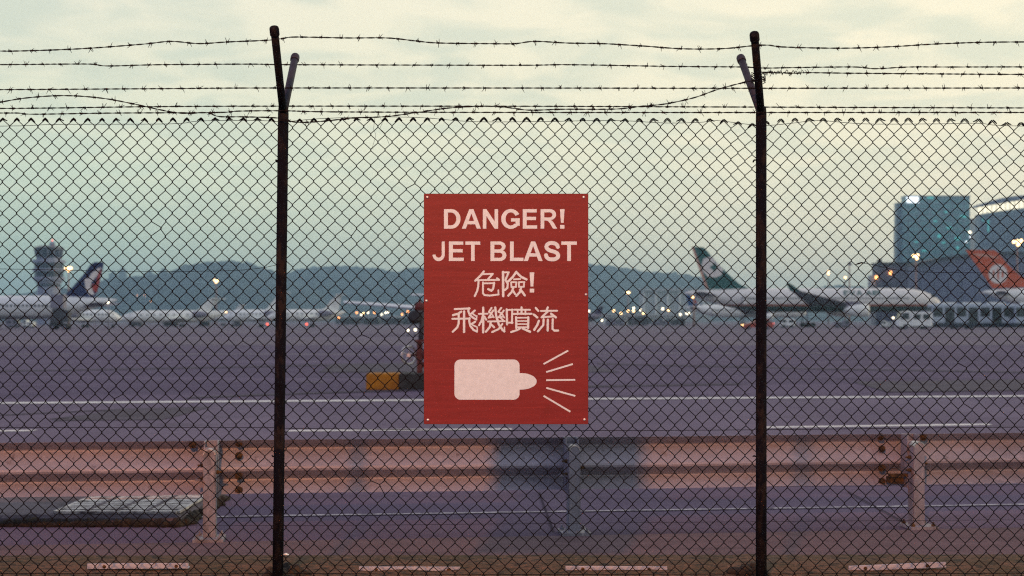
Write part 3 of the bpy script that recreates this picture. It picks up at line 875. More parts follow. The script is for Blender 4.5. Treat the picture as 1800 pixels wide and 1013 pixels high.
def rail_post(u, splice, rusty):
    w = .034
    pm = M['galvpost']
    # channel post: web facing the camera, flanges back, rounded top
    ht = .535
    poly = [(-w, .022)] + [(w, .022)] + [(w, ht - .03)] + [(w * math.cos(a), ht - .03 + .03 * math.sin(a)) for a in [math.pi * k / 10 for k in range(1, 10)]] + [(-w, ht - .03)]
    po = MB().prism([(u + x, z) for x, z in poly], -.005, .003).build('rail_post', pm, rail)
    mb = MB()
    for s in (-1, 1):
        mb.box(u + s * w - .003, u + s * w + .003, .004, .085, .022, ht - .03)
    mb.build('flange', pm, po)
    cp = MB()
    cpv = [(u + (w + .003) * math.cos(a), ht - .03 + .035 * math.sin(a)) for a in [math.pi * k / 10 for k in range(11)]]
    cpi = [(u + (w - .004) * math.cos(a), ht - .03 + .028 * math.sin(a)) for a in [math.pi * k / 10 for k in range(10, -1, -1)]]
    cp.prism(cpv + cpi, -.008, .085)
    cp.build('top_cap', M['alu'], po)
    MB().box(u - .088, u + .088, -.09, .11, .004, .022).build('base_plate', pm, po)
    bl = MB()
    for (x, y) in ((-.065, -.065), (.065, -.065), (.065, .085), (-.065, .085)):
        bl.lathe([(.014, .022), (.014, .034), (.006, .035), (.006, .048)], 6, Matrix.Translation((u + x, y, 0)), smooth=False)
    bl.build('anchor_bolt', M['rust'] if rusty else pm, po, kind='stuff')
    # spacer block between post and rail
    sb = MB()
    sb.box(u - .040, u - .034, .088, .198, ZB - .005, ZTOP + .004)
    sb.box(u - .034, u + .036, .182, .198, ZB - .012, ZTOP + .004)
    sb.box(u + .036, u + .041, .088, .198, ZB - .005, ZTOP + .004)
    sb.box(u - .034, u + .036, .088, .094, ZB + .06, ZTOP - .03)
    sb.build('spacer_block', pm, po)
    rm = M['rust']
    if splice:
        for z in (.94, .71, .33, .07):
            for s in (-1, 1):
                if s == splice:
                    b_ = MB(); hexbolt(b_, u + s * .155, .20 + .02 + (.02 if z in (.94,) else .0), ZB + hh * z, .017, .024); b_.build('bolt', rm, rail)
        for z in (.93,):
            b_ = MB(); hexbolt(b_, u - splice * .12, .22, ZB + hh * z, .017, .022); b_.build('bolt', rm, rail)
    for (s, z) in ((-1, .36), (-1, .44), (1, .40)):
        b_ = MB()
        b_.lathe([(.012, 0), (.012, .016), (.006, .017), (.006, .034)], 6, Matrix.Translation((u + s * (w + .003), .04, z)) @ Matrix.Rotation(math.radians(90 * s), 4, 'Y'), smooth=False)
        b_.build('bolt', rm, po)
    if rusty:
        mb = MB()
        mb.box(u - .16, u - .02, .085, .10, ZB + .065, ZB + .085)
        mb.box(u - .14, u - .06, .10, .19, ZB + .02, ZB + .06)
        mb.build('bent_bracket', rm, po)
    else:
        MB().box(u - .085, u - .037, .03, .085, ZB + .10, ZB + .112).build('bracket_lug', pm, po)
rail_post(UL, 1, False)
rail_post(0.0, 0, False)
rail_post(UR, -1, True)

# flat bars bolted along the plinth behind the mesh
def flat_bar(label, px0, px1, py0, py1):
    Y = YF + .28
    x0, x1 = wx(px0, Y), wx(px1, Y)
    z0, z1 = wz(py0, Y), wz(py1, Y)
    an = math.atan2(z1 - z0, x1 - x0)
    t = thing('flat_bar', label, "metal bar", ((x0 + x1) / 2, Y, (z0 + z1) / 2), group="metal bars bolted along the plinth")
    t.rotation_euler = (0, -an, 0)
    hl = (x1 - x0) / 2
    MB().bevbox(-hl, hl, 0, .006, -.0125, .0125, .0012).build('upright_leg', M['bar'], t)
    MB().bevbox(-hl + .001, hl - .001, .0062, .034, -.0123, -.0070, .001).build('flat_leg', M['bar'], t)
    for u in (-.66, .66 + random.uniform(-.06, .12)):
        b_ = MB()
        b_.lathe([(.0085, 0), (.0085, .004), (.0045, .0042), (.0045, .010)], 6, Matrix.Translation((hl * u, 0, -.001)) @ Matrix.Rotation(math.radians(90), 4, 'X'), smooth=False)
        b_.build('bolt', M['rust'], t)
flat_bar("flat metal bar on the plinth left of the left fence post", 153, 331, 996, 995)
flat_bar("flat metal bar on the plinth just right of the left fence post", 631, 809, 1001, 1001.5)
flat_bar("flat metal bar on the plinth below the middle guardrail post", 994, 1173, 1000, 1001)
flat_bar("tilted flat metal bar on the plinth right of the right fence post", 1492, 1663, 1000, 993)

# raised drain cover on the left
dr = thing('drain_cover', "raised concrete slab with steel grating behind the guardrail at left", "drain cover", (-2.12, 8.95, 0))
mb = MB()
nx = 60
for i in range(nx + 1):
    x = -3.4 + 3.4 * i / nx
    e = .018 * noise.noise((x * 5, 2, 8)) + .008 * noise.noise((x * 17, 2, 8))
    for (y, z) in ((e * .6 - .01, 0), (e, .05), (.02 + e * .5, .068 + e * .3), (.10, .072), (1.35, .072), (1.38, .05), (1.38, 0)):
        mb.v.append((x + (.02 * noise.noise((y * 6, z * 9, 1)) if i == nx else 0) + (-.0 if z > .06 else .035 if i == nx else 0), y, z))
for i in range(nx):
    for k in range(6):
        a = i * 7 + k
        mb.f.append((a, a + 7, a + 8, a + 1)); mb.sm.append(False)
mb.f.append(tuple(nx * 7 + k for k in range(7))); mb.sm.append(False)
mb.build('slab', M['slab'], dr)
me_ = MB()
for i in range(150):
    x = -3.35 + 3.4 * i / 149
    Mx = Matrix.Translation((x, -.02 + random.uniform(-.015, .012), .01)) @ Matrix.Rotation(random.uniform(0, 3), 4, 'Z') @ Matrix.Diagonal((random.uniform(.018, .05), random.uniform(.015, .03), random.uniform(.018, .055), 1))
    me_.lathe([(.3, -.6), (1, -.1), (.8, .5), (.3, .9)], 6, Mx)
for i in range(60):
    Mx = Matrix.Translation((.03 + random.uniform(-.03, .05), 1.3 * i / 59, .01)) @ Matrix.Rotation(random.uniform(0, 3), 4, 'Z') @ Matrix.Diagonal((random.uniform(.02, .06), random.uniform(.02, .05), random.uniform(.02, .055), 1))
    me_.lathe([(.3, -.6), (1, -.1), (.8, .5), (.3, .9)], 6, Mx)
me_.build('moss_edge', M['dirtcol'], dr, kind='stuff')
gx0, gx1 = wx(98, 9.0) + 2.12, wx(310, 9.0) + 2.12
gf = MB()
gf.box(gx0 - .02, gx0, .06, 1.20, .073, .088); gf.box(gx1, gx1 + .02, .06, 1.20, .073, .088)
gf.box(gx0, gx1, .04, .06, .073, .088); gf.box(gx0, gx1, 1.20, 1.22, .073, .088)
gf.build('grate_frame', M['grate'], dr)
for i in range(16):
    y = .075 + i * .07
    MB().box(gx0 + .002, gx1 - .002, y, y + .046, .074, .0865 + random.uniform(-.002, .002)).build('slat', M['grate'], dr)
for i in range(3):
    x = gx0 + (gx1 - gx0) * (i + 1) / 4
    MB().box(x - .012, x + .012, .062, 1.198, .0885, .0905).build('cross_bar', M['slab'], dr)

tag(MB().prism([(0, 0), (.03, .004), (.045, .018), (.028, .026), (.008, .016)], 0, .03).build('paper_scrap', M['white']), "small white scrap of paper by the left fence post foot", "paper")
bpy.data.objects['paper_scrap'].location = (wx(492, 7.7), 7.7, .006)

# ---------------------------------------------------------------- hydrant on its striped block
YH = gY(686)
blk = thing('striped_block', "low yellow and black striped concrete block beside the sign", "block", (wx(643, YH), YH, 0))
px = [643, 701, 758, 815, 872, 929]
for i in range(5):
    x0, x1 = wx(px[i], YH) - wx(643, YH), wx(px[i + 1], YH) - wx(643, YH)
    MB().bevbox(x0 + .002, x1 - .002, 0, .62, 0, .305, .02).build('yellow_section' if i % 2 == 0 else 'black_section', M['yellow'] if i % 2 == 0 else M['black'], blk)
X0 = wx(643, YH)
hyd = thing('hydrant_standpipe', "dark red valve pipework with hand wheel standing on the striped block", "hydrant", (wx(736, YH), YH + .3, .305))
k_ = YH / F
MB().box(-.05, .05, -.05, .05, 0, .58).build('stand_post', M['redpipe'], hyd)
MB().box(-.09, .13, -.09, .09, .58, .62).build('post_head', M['redpipe'], hyd)
MB().tube([(.05, 0, .34), (.9, 0, .34)], .075, 12).tube([(.28, 0, .34), (.33, 0, .34)], .13, 12).tube([(.12, 0, .34), (.16, 0, .34)], .12, 12).build('pipe', M['redpipe'], hyd)
MB().tube([(.34, .02, 0), (.34, .02, 1.10), (.30, .02, 1.24), (.16, .02, 1.27)], .07, 12).build('riser', M['redpipe'], hyd)
MB().tube([(.05, .02, 0.15), (.9, .02, .15)], .05, 10).build('lower_pipe', M['redpipe'], hyd)
hw = MB()
ang = math.radians(38)
def whl(cx, cz, R, tilt, y0):
    ring = []
    for i in range(25):
        a = 2 * math.pi * i / 24
        ring.append((cx + R * math.cos(a) * math.cos(tilt), y0 + R * math.cos(a) * math.sin(tilt), cz + R * math.sin(a)))
    m_ = MB().tube(ring, .023, 6, cap=False, ref=(.3, 1, .2))
    for i in range(5):
        a = 2 * math.pi * i / 5 + .3
        m_.tube([(cx, y0, cz), (cx + R * math.cos(a) * math.cos(tilt), y0 + R * math.cos(a) * math.sin(tilt), cz + R * math.sin(a))], .012, 5)
    m_.lathe([(.035, -.04), (.035, .04)], 8, Matrix.Translation((cx, y0, cz)) @ Matrix.Rotation(math.radians(90), 4, 'X'))
    return m_
whl(wx(717, YH) - wx(736, YH), .335, .165, ang, -.06).build('hand_wheel', M['alu'], hyd)
MB().tube([(-.19, -.06, .335), (-.05, 0, .335)], .022, 8).build('wheel_spindle', M['redpipe'], hyd)
zv = wz(540, YH) - .305
MB().lathe([(.03, -.10), (.085, -.08), (.10, 0), (.085, .08), (.05, .11)], 12, Matrix.Translation((-.0, .02, zv)) @ Matrix.Rotation(math.radians(90), 4, 'Y')).tube([(0, .02, zv), (.17, .02, 1.27)], .05, 8).tube([(0, .02, zv + .05), (.0, .02, zv + .15)], .025, 8).build('valve_body', M['redpipe'], hyd)
MB().lathe([(.02, -.05), (.125, -.05), (.135, -.02), (.135, .02), (.07, .05)], 14, Matrix.Translation((wx(728, YH) - wx(736, YH), -.08, wz(557, YH) - .305)) @ Matrix.Rotation(math.radians(62), 4, 'X')).build('hose_cap', M['dark'], hyd)
MB().tube([(.06, 0, zv - .05), (-.06, -.05, wz(552, YH) - .305)], .045, 8).tube([(.02, 0, .62), (.05, 0, zv - .06)], .05, 8).build('elbow', M['darkgrey'], hyd)

# ---------------------------------------------------------------- aircraft
def fuselage(Lg, R, zc, m, parent, n=20, jet=False):
    st = [(0, .06, .62), (.02, .18, .58), (.06, .36, .46), (.12, .60, .30), (.19, .82, .15), (.27, .97, .03), (.32, 1, 0), (.5, 1, 0), (.7, 1, 0), (.84, 1, 0), (.89, .96, -.02), (.93, .84, -.07), (.965, .62, -.15), (.985, .40, -.21), (.996, .18, -.25), (1, .03, -.26)]
    if jet: st = [(0, .05, .55), (.03, .20, .50), (.10, .50, .32), (.20, .85, .10), (.30, 1, 0), (.5, 1, 0), (.72, 1, 0), (.80, .97, -.02), (.86, .84, -.10), (.91, .66, -.20), (.96, .42, -.32), (.99, .18, -.40), (1, .04, -.42)]
    mb = MB()
    vs_, fs = [], []
    for (x, r, z) in st:
        for k in range(n):
            a = 2 * math.pi * k / n
            vs_.append((x * Lg, R * r * math.cos(a), zc + R * z + R * r * math.sin(a)))
    for i in range(len(st) - 1):
        for k in range(n):
            k2 = (k + 1) % n
            fs.append((i * n + k, (i + 1) * n + k, (i + 1) * n + k2, i * n + k2))
    mb.add(vs_, fs, True)
    o = mb.build('fuselage', m, parent)
    return o
def planform(root, tip, th_r, th_t):
    """wing slab: root, tip = (x leading edge, x trailing edge, y, z)"""
    mb = MB()
    def sec(s, th):
        l_, t_, y, z = s
        c = l_ - t_
        return [(l_, y, z), (l_ - .12 * c, y, z + th * .6), (l_ - .4 * c, y, z + th * .75), (t_, y, z + th * .05), (l_ - .4 * c, y, z - th * .35), (l_ - .12 * c, y, z - th * .35)]
    vs_ = sec(root, th_r) + sec(tip, th_t)
    fs = [(0, 1, 2, 3, 4, 5), tuple(range(11, 5, -1))] + [(k, k + 6, (k + 1) % 6 + 6, (k + 1) % 6) for k in range(6)]
    return mb.add(vs_, fs, False)
def nacelle(x, y, z, r, ln):
    Mx = Matrix.Translation((x, y, z)) @ Matrix.Rotation(math.radians(90), 4, 'Y')
    return MB().lathe([(.34 * r, -ln * .55), (.50 * r, -ln * .45), (.78 * r, -ln * .30), (.95 * r, -ln * .05), (1.0 * r, ln * .2), (.96 * r, ln * .40), (.86 * r, ln * .45), (.80 * r, ln * .42), (.78 * r, ln * .2)], 18, Mx), Mx
def wheelset(mb, x, y, r, w):
    for s in (-1, 1):
        mb.lathe([(r * .6, -w / 2), (r, -w * .4), (r, w * .4), (r * .6, w / 2)], 12, Matrix.Translation((x, y + s * w * .8, r)) @ Matrix.Rotation(math.radians(90), 4, 'X'))
def windows(parent, x0, x1, n, R, zc, zo, w, h, m):
    mb = MB()
    for i in range(n):
        x = x0 + (x1 - x0) * i / (n - 1)
        yy = math.sqrt(max(.01, R * R - zo * zo)) + .012
        for s in (-1, 1):
            mb.box(x - w / 2, x + w / 2, s * yy - .03, s * yy + .03, zc + zo - h / 2, zc + zo + h / 2)
    return mb.build('cabin_windows', m, parent, kind='stuff')
def airliner(name, label, D, tail_px, Lg, cpy, R, heading, body, wing_m, fin_poly, fin_m, decals=(), bodycat="airplane", eng=True, wingtip=None, eng_m=None, stab_z=.35, span=None, win=True):
    """tail_px: column of the tail cone; heading +1 nose to the right, -1 to the left"""
    ox = wx(tail_px, D)
    z0 = gz(D)
    t = thing(name, label, bodycat, (ox, D, z0), 0 if heading > 0 else math.pi, group="aircraft parked on the apron")
    zc = wz(cpy, D) - z0
    fu = fuselage(Lg, R, zc, body, t)
    def lp(px_, py_): return ((wx(px_, D) - ox) * heading, wz(py_, D) - z0)
    fp = [lp(*q) for q in fin_poly]
    fin = MB().prism(fp, -.22, .22).build('tail_fin', fin_m, t)
    for (dm, dp, nm) in decals:
        for s in (-1, 1):
            q = [lp(*p_) for p_ in dp]
            MB().prism(q, s * .235 - .012, s * .235 + .012).build(nm, dm, fin)
    hs = span or Lg * .47
    rl, rt = .69 * Lg, .49 * Lg
    tl, tt = rl - hs * .70, rl - hs * .70 - Lg * .035
    zr = zc - R * .55
    zt = wingtip if wingtip else zr + hs * .095
    for s in (-1, 1):
        w = planform((rl, rt, s * R * .3, zr), (tl, tt, s * hs, zt), R * .34, R * .08).build('wing', wing_m, t)
        wl = MB()
        wl.add([(tl, s * hs, zt), (tt - .2, s * hs, zt), (tt - 1.3, s * (hs + .6), zt + R * .62), (tt - .5, s * (hs + .6), zt + R * .62)] + [(tl, s * (hs + .12), zt), (tt - .2, s * (hs + .12), zt), (tt - 1.3, s * (hs + .72), zt + R * .62), (tt - .5, s * (hs + .72), zt + R * .62)],
               [(0, 1, 2, 3), (7, 6, 5, 4), (0, 4, 5, 1), (1, 5, 6, 2), (2, 6, 7, 3), (3, 7, 4, 0)])
        wl.build('winglet', fin_m, w)
        planform((.135 * Lg, .045 * Lg, s * R * .15, zc + R * stab_z), (.055 * Lg, .018 * Lg, s * hs * .33, zc + R * (stab_z + .28)), R * .14, R * .05).build('stabilizer', wing_m, t)
        if eng:
            er = R * .52
            ex, ey, ez = rl - hs * .11, s * hs * .33, zr - er * .62
            nb, Mx = nacelle(ex, ey, ez, er, R * 2.0)
            e_ = nb.build('engine', eng_m or body, t)
            MB().lathe([(.05, 0), (er * .77, .02), (er * .77, .05), (er * .2, .3)], 18, Mx @ Matrix.Translation((0, 0, R * .35))).build('fan', M['darkgrey'], e_)
            MB().prism([(ex - R * .9, ez + er * .5), (ex + R * .5, ez + er * .85), (ex + R * .1, ez + er * 1.35), (ex - R * 1.0, ez + er * 1.45)], ey - .12, ey + .12).build('pylon', wing_m, e_)
    for (gx, gy, gr) in ((.47, .95, .55), (.47, -.95, .55), (.90, 0, .40)):
        gb = MB().tube([(gx * Lg, gy * R, gr), (gx * Lg, gy * R * .95, zc - R * .8)], .14, 8)
        go = gb.build('landing_gear', M['greyp'], t)
        wb = MB(); wheelset(wb, gx * Lg, gy * R, gr, .42)
        if gx < .8 and R > 2.5: wheelset(wb, gx * Lg + 1.4, gy * R, gr, .42)
        wb.build('wheels', M['dark'], go)
    if win: windows(fu, .22 * Lg, .86 * Lg, int(Lg * 1.0), R, zc, R * .16, .32, .42, M['glass'])
    cw = MB()
    for s in (-1, 1):
        xx = .958 * Lg
        cw.prism([(xx, zc + R * .30), (xx + R * .42, zc + R * .22), (xx + R * .16, zc + R * .50), (xx, zc + R * .52)], s * R * .46 - .08, s * R * .46 + .08)
    cw.build('cockpit_window', M['glass'], fu)
    for xx in (.23, .83):
        MB().bevbox(xx * Lg - .5, xx * Lg + .5, -R * 1.0 - .002, -R * .93, zc - R * .35, zc + R * .45, .01).build('door', body, fu)
    return t, zc

# left airliner, nose out of the frame
M['liner_l'] = zbands('liner_white_belly_shade', [(0, (.34, .35, .37)), (2.2, (.74, .77, .72))])  # lower grey band paints belly shade onto an all-white fuselage
airliner('airliner', "white airliner with dark blue tail fin at the left edge", 238, 206, 44.5, 541, 2.0, -1, M['liner_l'], M['wingp'],
         [(110, 524), (128, 505), (148, 482), (160, 465), (167, 461), (182, 461), (181, 469), (172, 500), (166, 526)], M['navy'],
         [(M['finwhite'], [(149, 489), (156, 490), (162, 480), (173, 472), (179, 470), (172, 484), (161, 497), (164, 512), (167, 518), (157, 519), (151, 507)], 'white_mark'),
          (M['finred'], [(179.6, 474), (175, 494), (170, 515), (164, 510), (159, 501), (169, 499), (174, 478)], 'red_mark')], span=17, stab_z=.1)
# large green and white airliner
DE = 336
M['liner_g'] = zbands('liner_green', [(0, (.010, .060, .048)), (4.85, (.40, .10, .05)), (5.35, (.80, .78, .68))])
eva, zc = airliner('airliner', "white and green wide airliner with green tail fin and white disc", DE, 1203, 60.5, 528, 2.82, 1, M['liner_g'], M['wingp'],
         [(1216, 433.5), (1237, 435), (1244, 443), (1262, 464), (1282, 484), (1300, 500), (1318, 508), (1243, 508)], M['green'],
         [(M['finwhite'], [(1236, 455), (1250, 451), (1262, 464), (1271, 474), (1268, 484), (1258, 488), (1244, 487), (1236, 478), (1233, 466)], 'white_disc'),
          (M['orangeband'], [(1215.5, 434), (1219, 434), (1245, 508), (1241, 508)], 'rudder_stripe')], span=28.5, wingtip=7.9, eng_m=M['cream'])
for (dm, dp) in ((M['green'], [(1247, 470), (1253, 466), (1256, 461), (1259, 467), (1262, 471), (1258, 473), (1256, 478), (1252, 474)]),):
    ox, z0 = wx(1203, DE), gz(DE)
    finp = [c for c in eva.children if c.name.startswith('tail_fin')][0]
    for s in (-1, 1):
        MB().prism([(wx(a_, DE) - ox, wz(b_, DE) - z0) for a_, b_ in dp], s * .255 - .012, s * .255 + .012).build('green_star', dm, finp)
lx0 = wx(1479, DE) - wx(1203, DE)
zt_ = zc + 1.12
fus = [c for c in eva.children if c.name.startswith('fuselage')][0]
cur = lx0
for ch in "EVA AIR":
    if ch == ' ': cur += .55; continue
    wd = {'I': .36, 'E': 1.15, 'V': 1.45, 'A': 1.5, 'R': 1.3}[ch]
    Mx = Matrix.Translation((cur, -2.64, zt_)) @ Matrix.Rotation(math.radians(-28), 4, 'X')
    mb = MB()
    for (o, hs) in GL[ch]:
        mb.prism([(u * wd, v * 1.35) for u, v in o], 0, .05, [[(u * wd, v * 1.35) for u, v in h] for h in hs], Mx)
    mb.build('letter', M['green'], fus)
    cur += wd + .16
# blue-tailed airliner behind it
airliner('airliner', "smaller white airliner with blue tail fin below the green tail", 435, 1204, 37.5, 547, 1.98, 1, M['cream'], M['wingp'],
         [(1203, 511), (1211, 512), (1228, 533), (1244, 543), (1212, 543)], M['blue'],
         [(M['finred'], [(1216, 524), (1222, 527), (1226, 534), (1221, 533)], 'red_mark'), (M['finwhite'], [(1223, 528), (1229, 534), (1232, 539), (1227, 536)], 'white_mark')], span=16)
# orange-tailed airliner at the right edge
airliner('airliner', "white airliner with orange tail fin and white round mark at right", 330, 1728, 48.0, 525, 2.5, 1, M['cream'], M['wingp'],
         [(1697, 439.5), (1748, 440), (1755, 446), (1772, 466), (1790, 483), (1812, 497), (1830, 503), (1745, 507)], M['orange'],
         [(M['orangeband'], [(1709, 447), (1726, 446), (1754, 452), (1757, 455), (1740, 453), (1716, 450)], 'pale_stripe')] , span=22)
vv = [o for o in C.objects if o.name.startswith('airliner')][-1]
D = 330
ox, z0 = wx(1728, D), gz(D)
finp = [c for c in vv.children if c.name.startswith('tail_fin')][0]
def ringpoly(cx, cy, r0, a0, a1, r1, n=14):
    o = [(cx + r0 * math.cos(math.radians(a0 + (a1 - a0) * i / n)), cy + r0 * math.sin(math.radians(a0 + (a1 - a0) * i / n))) for i in range(n + 1)]
    i_ = [(cx + r1 * math.cos(math.radians(a1 + (a0 - a1) * i / n)), cy + r1 * math.sin(math.radians(a1 + (a0 - a1) * i / n))) for i in range(n + 1)]
    return o + i_
cxm, czm = wx(1754, D) - ox, wz(482, D) - z0
disc = [(cxm + 2.2 * math.cos(math.radians(a)), czm + 2.25 * math.sin(math.radians(a))) for a in range(0, 360, 15)]
bars = []
for (bx, bh) in ((-1.05, 1.0), (0, 1.55), (1.05, 1.0)):
    bars.append([(cxm + bx + .24 * math.cos(math.radians(a)), czm + bh * math.sin(math.radians(a))) for a in range(0, 360, 30)])
for s in (-1, 1):
    MB().prism(disc, s * .235 - .012, s * .235 + .012, bars).build('white_round_mark', M['finwhite'], finp)
# dark tail further back at the right edge
airliner('airliner', "far airliner with dark purple tail fin behind the orange one", 520, 1772, 40, 520, 2.0, 1, M['pale'], M['wingp'],
         [(1779, 446), (1790, 444), (1797, 447), (1812, 470), (1835, 497), (1785, 500)], M['tail2'], [(M['finwhite'], [(1783, 462), (1787, 458), (1789, 466), (1787, 474), (1784, 472)], 'white_mark')], span=16)

def bizjet(label, D, tail_px, Lg, cpy, R, heading, body, fin_poly=None, fin_m=None, rz=None, span=None, stab=None, tip_dz=None, centre_px=None, ttail=True, th=.25):
    z0 = gz(D)
    ox = wx(tail_px, D)
    rot = (0 if heading > 0 else math.pi) if rz is None else rz
    t = thing('business_jet', label, "airplane", (ox, D, z0), rot, group="aircraft parked on the apron")
    zc = wz(cpy, D) - z0
    fu = fuselage(Lg, R, zc, body, t, 16, True)
    if fin_poly: fp = [((wx(a_, D) - ox) * heading, wz(b_, D) - z0) for a_, b_ in fin_poly]
    else: fp = [(.02 * Lg, zc + R * .5), (-.06 * Lg, zc + R * 3.6), (.04 * Lg, zc + R * 3.6), (.20 * Lg, zc + R * .9)]
    fin = MB().prism(fp, -.10, .10).build('tail_fin', fin_m or body, t)
    topz = max(p_[1] for p_ in fp) - .02
    topx = sum(p_[0] for p_ in fp if p_[1] > topz - .5) / max(1, len([1 for p_ in fp if p_[1] > topz - .5]))
    hs = span or Lg * .45
    sz = stab if stab is not None else topz + .05
    for s in (-1, 1):
        zr = zc - R * .65
        planform((.58 * Lg, .38 * Lg, s * R * .4, zr), (.58 * Lg - hs * .52, .58 * Lg - hs * .52 - Lg * .05, s * hs, zr + (tip_dz or hs * .05)), R * th, R * th * .55).build('wing', body, t)
        planform((topx + .05 * Lg, topx - .05 * Lg, s * .05, sz), (topx - .02 * Lg, topx - .07 * Lg, s * hs * .42, sz + .08), R * th * .6, R * th * .4).build('stabilizer', body, t)
        nb, Mx = nacelle(.24 * Lg, s * R * 1.45, zc + R * .35, R * .52, R * 2.6)
        e_ = nb.build('engine', M['greyp'], t)
        MB().lathe([(.03, 0), (R * .40, .02), (R * .40, .06)], 14, Mx @ Matrix.Translation((0, 0, R * .6))).build('fan', M['darkgrey'], e_)
    for (gx, gy) in ((.42, 1.1), (.42, -1.1), (.86, 0)):
        go = MB().tube([(gx * Lg, gy * R, .35), (gx * Lg, gy * R * .8, zc - R * .5)], .09, 6).build('landing_gear', M['greyp'], t)
        wb = MB(); wheelset(wb, gx * Lg, gy * R, .35, .22); wb.build('wheels', M['dark'], go)
    windows(fu, .36 * Lg, .78 * Lg, 8, R, zc, R * .28, .40, .34, M['glass'])
    cw = MB()
    for s in (-1, 1): cw.prism([(.83 * Lg, zc + R * .35), (.90 * Lg, zc + R * .20), (.87 * Lg, zc + R * .5), (.84 * Lg, zc + R * .62)], s * R * .58 - .05, s * R * .58 + .05)
    cw.build('cockpit_window', M['glass'], fu)
    return t
bizjet("long white business jet with swept T-tail left of the left fence post", 353, 402, 27.5, 556.5, 1.5, -1, M['cream'], [(330, 551), (345, 547), (357, 536), (367, 526), (384, 526), (384, 529), (374, 540), (366, 551)])
bizjet("white business jet beyond the left fence post, its tail cut by the post", 335, 508, 15.5, 555, 1.4, -1, M['white'], [(455, 551), (470, 542), (486, 522), (497, 516), (503, 517), (498, 530), (488, 549)])
bizjet("small white business jet with short fin, behind the long jet", 450, 432, 17.0, 555, 1.6, -1, M['white'], [(405, 550), (414, 545), (420, 537), (428, 537), (426, 550)])
bizjet("white business jet just right of the left fence post", 330, 608, 18.5, 554.5, 1.35, -1, M['cream'], [(556, 549), (572, 541), (584, 526), (592, 519), (600, 519), (598, 533), (594, 549)])
bizjet("white business jet whose nose shows under the blue tail", 300, 104, 13.2, 556, 1.35, 1, M['white'], [(112, 553), (104, 540), (110, 540), (124, 550)])
bizjet("business jet facing the fence, its wing reaching out left of the sign", 138, 800, 17.0, 534, 1.15, -1, M['white'], rz=-math.pi / 2, span=10.3, stab=3.78, tip_dz=.80, th=.36)
bizjet("small jet with dark tail fin just right of the sign", 300, 1062, 13.0, 559, 1.05, -1, M['greyp'], [(1030, 557), (1042, 551), (1053, 540), (1060, 540), (1057, 552), (1050, 562)], M['tail2'])

# ---------------------------------------------------------------- vehicles on the apron
def wheel(mb, x, y, r, w): mb.lathe([(r * .55, -w / 2), (r * .95, -w / 2), (r, -w * .3), (r, w * .3), (r * .95, w / 2), (r * .55, w / 2)], 14, Matrix.Translation((x, y, r)) @ Matrix.Rotation(math.radians(90), 4, 'X'))
def wheels_at(t, xs, y, r, w=.28):
    for x in xs:
        for s in (-1, 1):
            mb = MB(); wheel(mb, x, s * y, r, w); o = mb.build('wheel', M['dark'], t)
            MB().lathe([(r * .5, -.02), (r * .5, .02)], 10, Matrix.Translation((x, s * (y + w / 2 + .01), r)) @ Matrix.Rotation(math.radians(90), 4, 'X')).build('rim', M['greyp'], o)
def truck(name, label, cat, D, px0, px1, h, body_m, cab_m, face=1, lights=(), box_h=None, W=2.3, windows_n=2):
    """small vehicle between two columns; face +1: cab on the right"""
    Lg = wx(px1, D) - wx(px0, D)
    t = thing(name, label, cat, (wx(px0, D) + Lg / 2, D, gz(D)), 0 if face > 0 else math.pi, group="vehicles on the apron")
    hl = Lg / 2
    r = min(.45, h * .19)
    c = min(2.0, Lg * .40)
    bh = box_h or h * .95
    MB().bevbox(-hl, hl - c - .05, -W / 2, W / 2, r * 1.1, bh, .06).build('body', body_m, t)
    cab = MB().prism([(hl - c, r), (hl - .05, r), (hl, r + .15), (hl - .02, h * .52), (hl - c * .28, h * .94), (hl - c, h)], -W / 2 + .05, W / 2 - .05).build('cab', cab_m, t)
    for s in (-1, 1):
        MB().prism([(hl - c * .85, h * .55), (hl - c * .12, h * .55), (hl - c * .32, h * .88), (hl - c * .85, h * .90)], s * (W / 2 - .04) - .02, s * (W / 2 - .04) + .02).build('side_window', M['glass'], cab)
    MB().add([(hl - .04, -W / 2 + .2, h * .54), (hl - .04, W / 2 - .2, h * .54), (hl - c * .27, W / 2 - .25, h * .92), (hl - c * .27, -W / 2 + .25, h * .92), (hl + .0, -W / 2 + .2, h * .54), (hl + .0, W / 2 - .2, h * .54), (hl - c * .24, W / 2 - .25, h * .93), (hl - c * .24, -W / 2 + .25, h * .93)],
             [(0, 1, 2, 3), (4, 5, 6, 7), (0, 1, 5, 4), (2, 3, 7, 6), (1, 2, 6, 5), (0, 3, 7, 4)]).build('windscreen', M['glass'], cab)
    for i in range(windows_n):
        bw = (Lg - c) / (windows_n + .3)
        x0 = -hl + .15 * bw + i * bw
        for s in (-1, 1):
            MB().box(x0 + .1 * bw, x0 + .85 * bw, s * W / 2 - .02, s * W / 2 + .02, bh * .58, bh * .86).build('side_window', M['glass'], t)
    MB().box(-hl + .05, hl - .05, -W / 2 + .08, W / 2 - .08, r * .7, r * 1.09).build('chassis', M['dark'], t)
    wheels_at(t, (-hl + Lg * .2, hl - Lg * .2), W / 2 - .16, r)
    for (x, z, m_, nm) in lights:
        MB().lathe([(.01, -.10), (.10, -.06), (.13, 0), (.10, .06), (.01, .10)], 10, Matrix.Translation((x * hl, -W / 2 - .06, z)) @ Matrix.Rotation(math.radians(90), 4, 'X')).build(nm, m_, t)
    return t
truck('service_van', "white service van in front of the airport bus", "van", 240, 1577, 1635, 3.1, M['white'], M['white'], -1, lights=((-.72, 2.0, M['lamp_o'], 'indicator_lamp'), ), W=2.4)
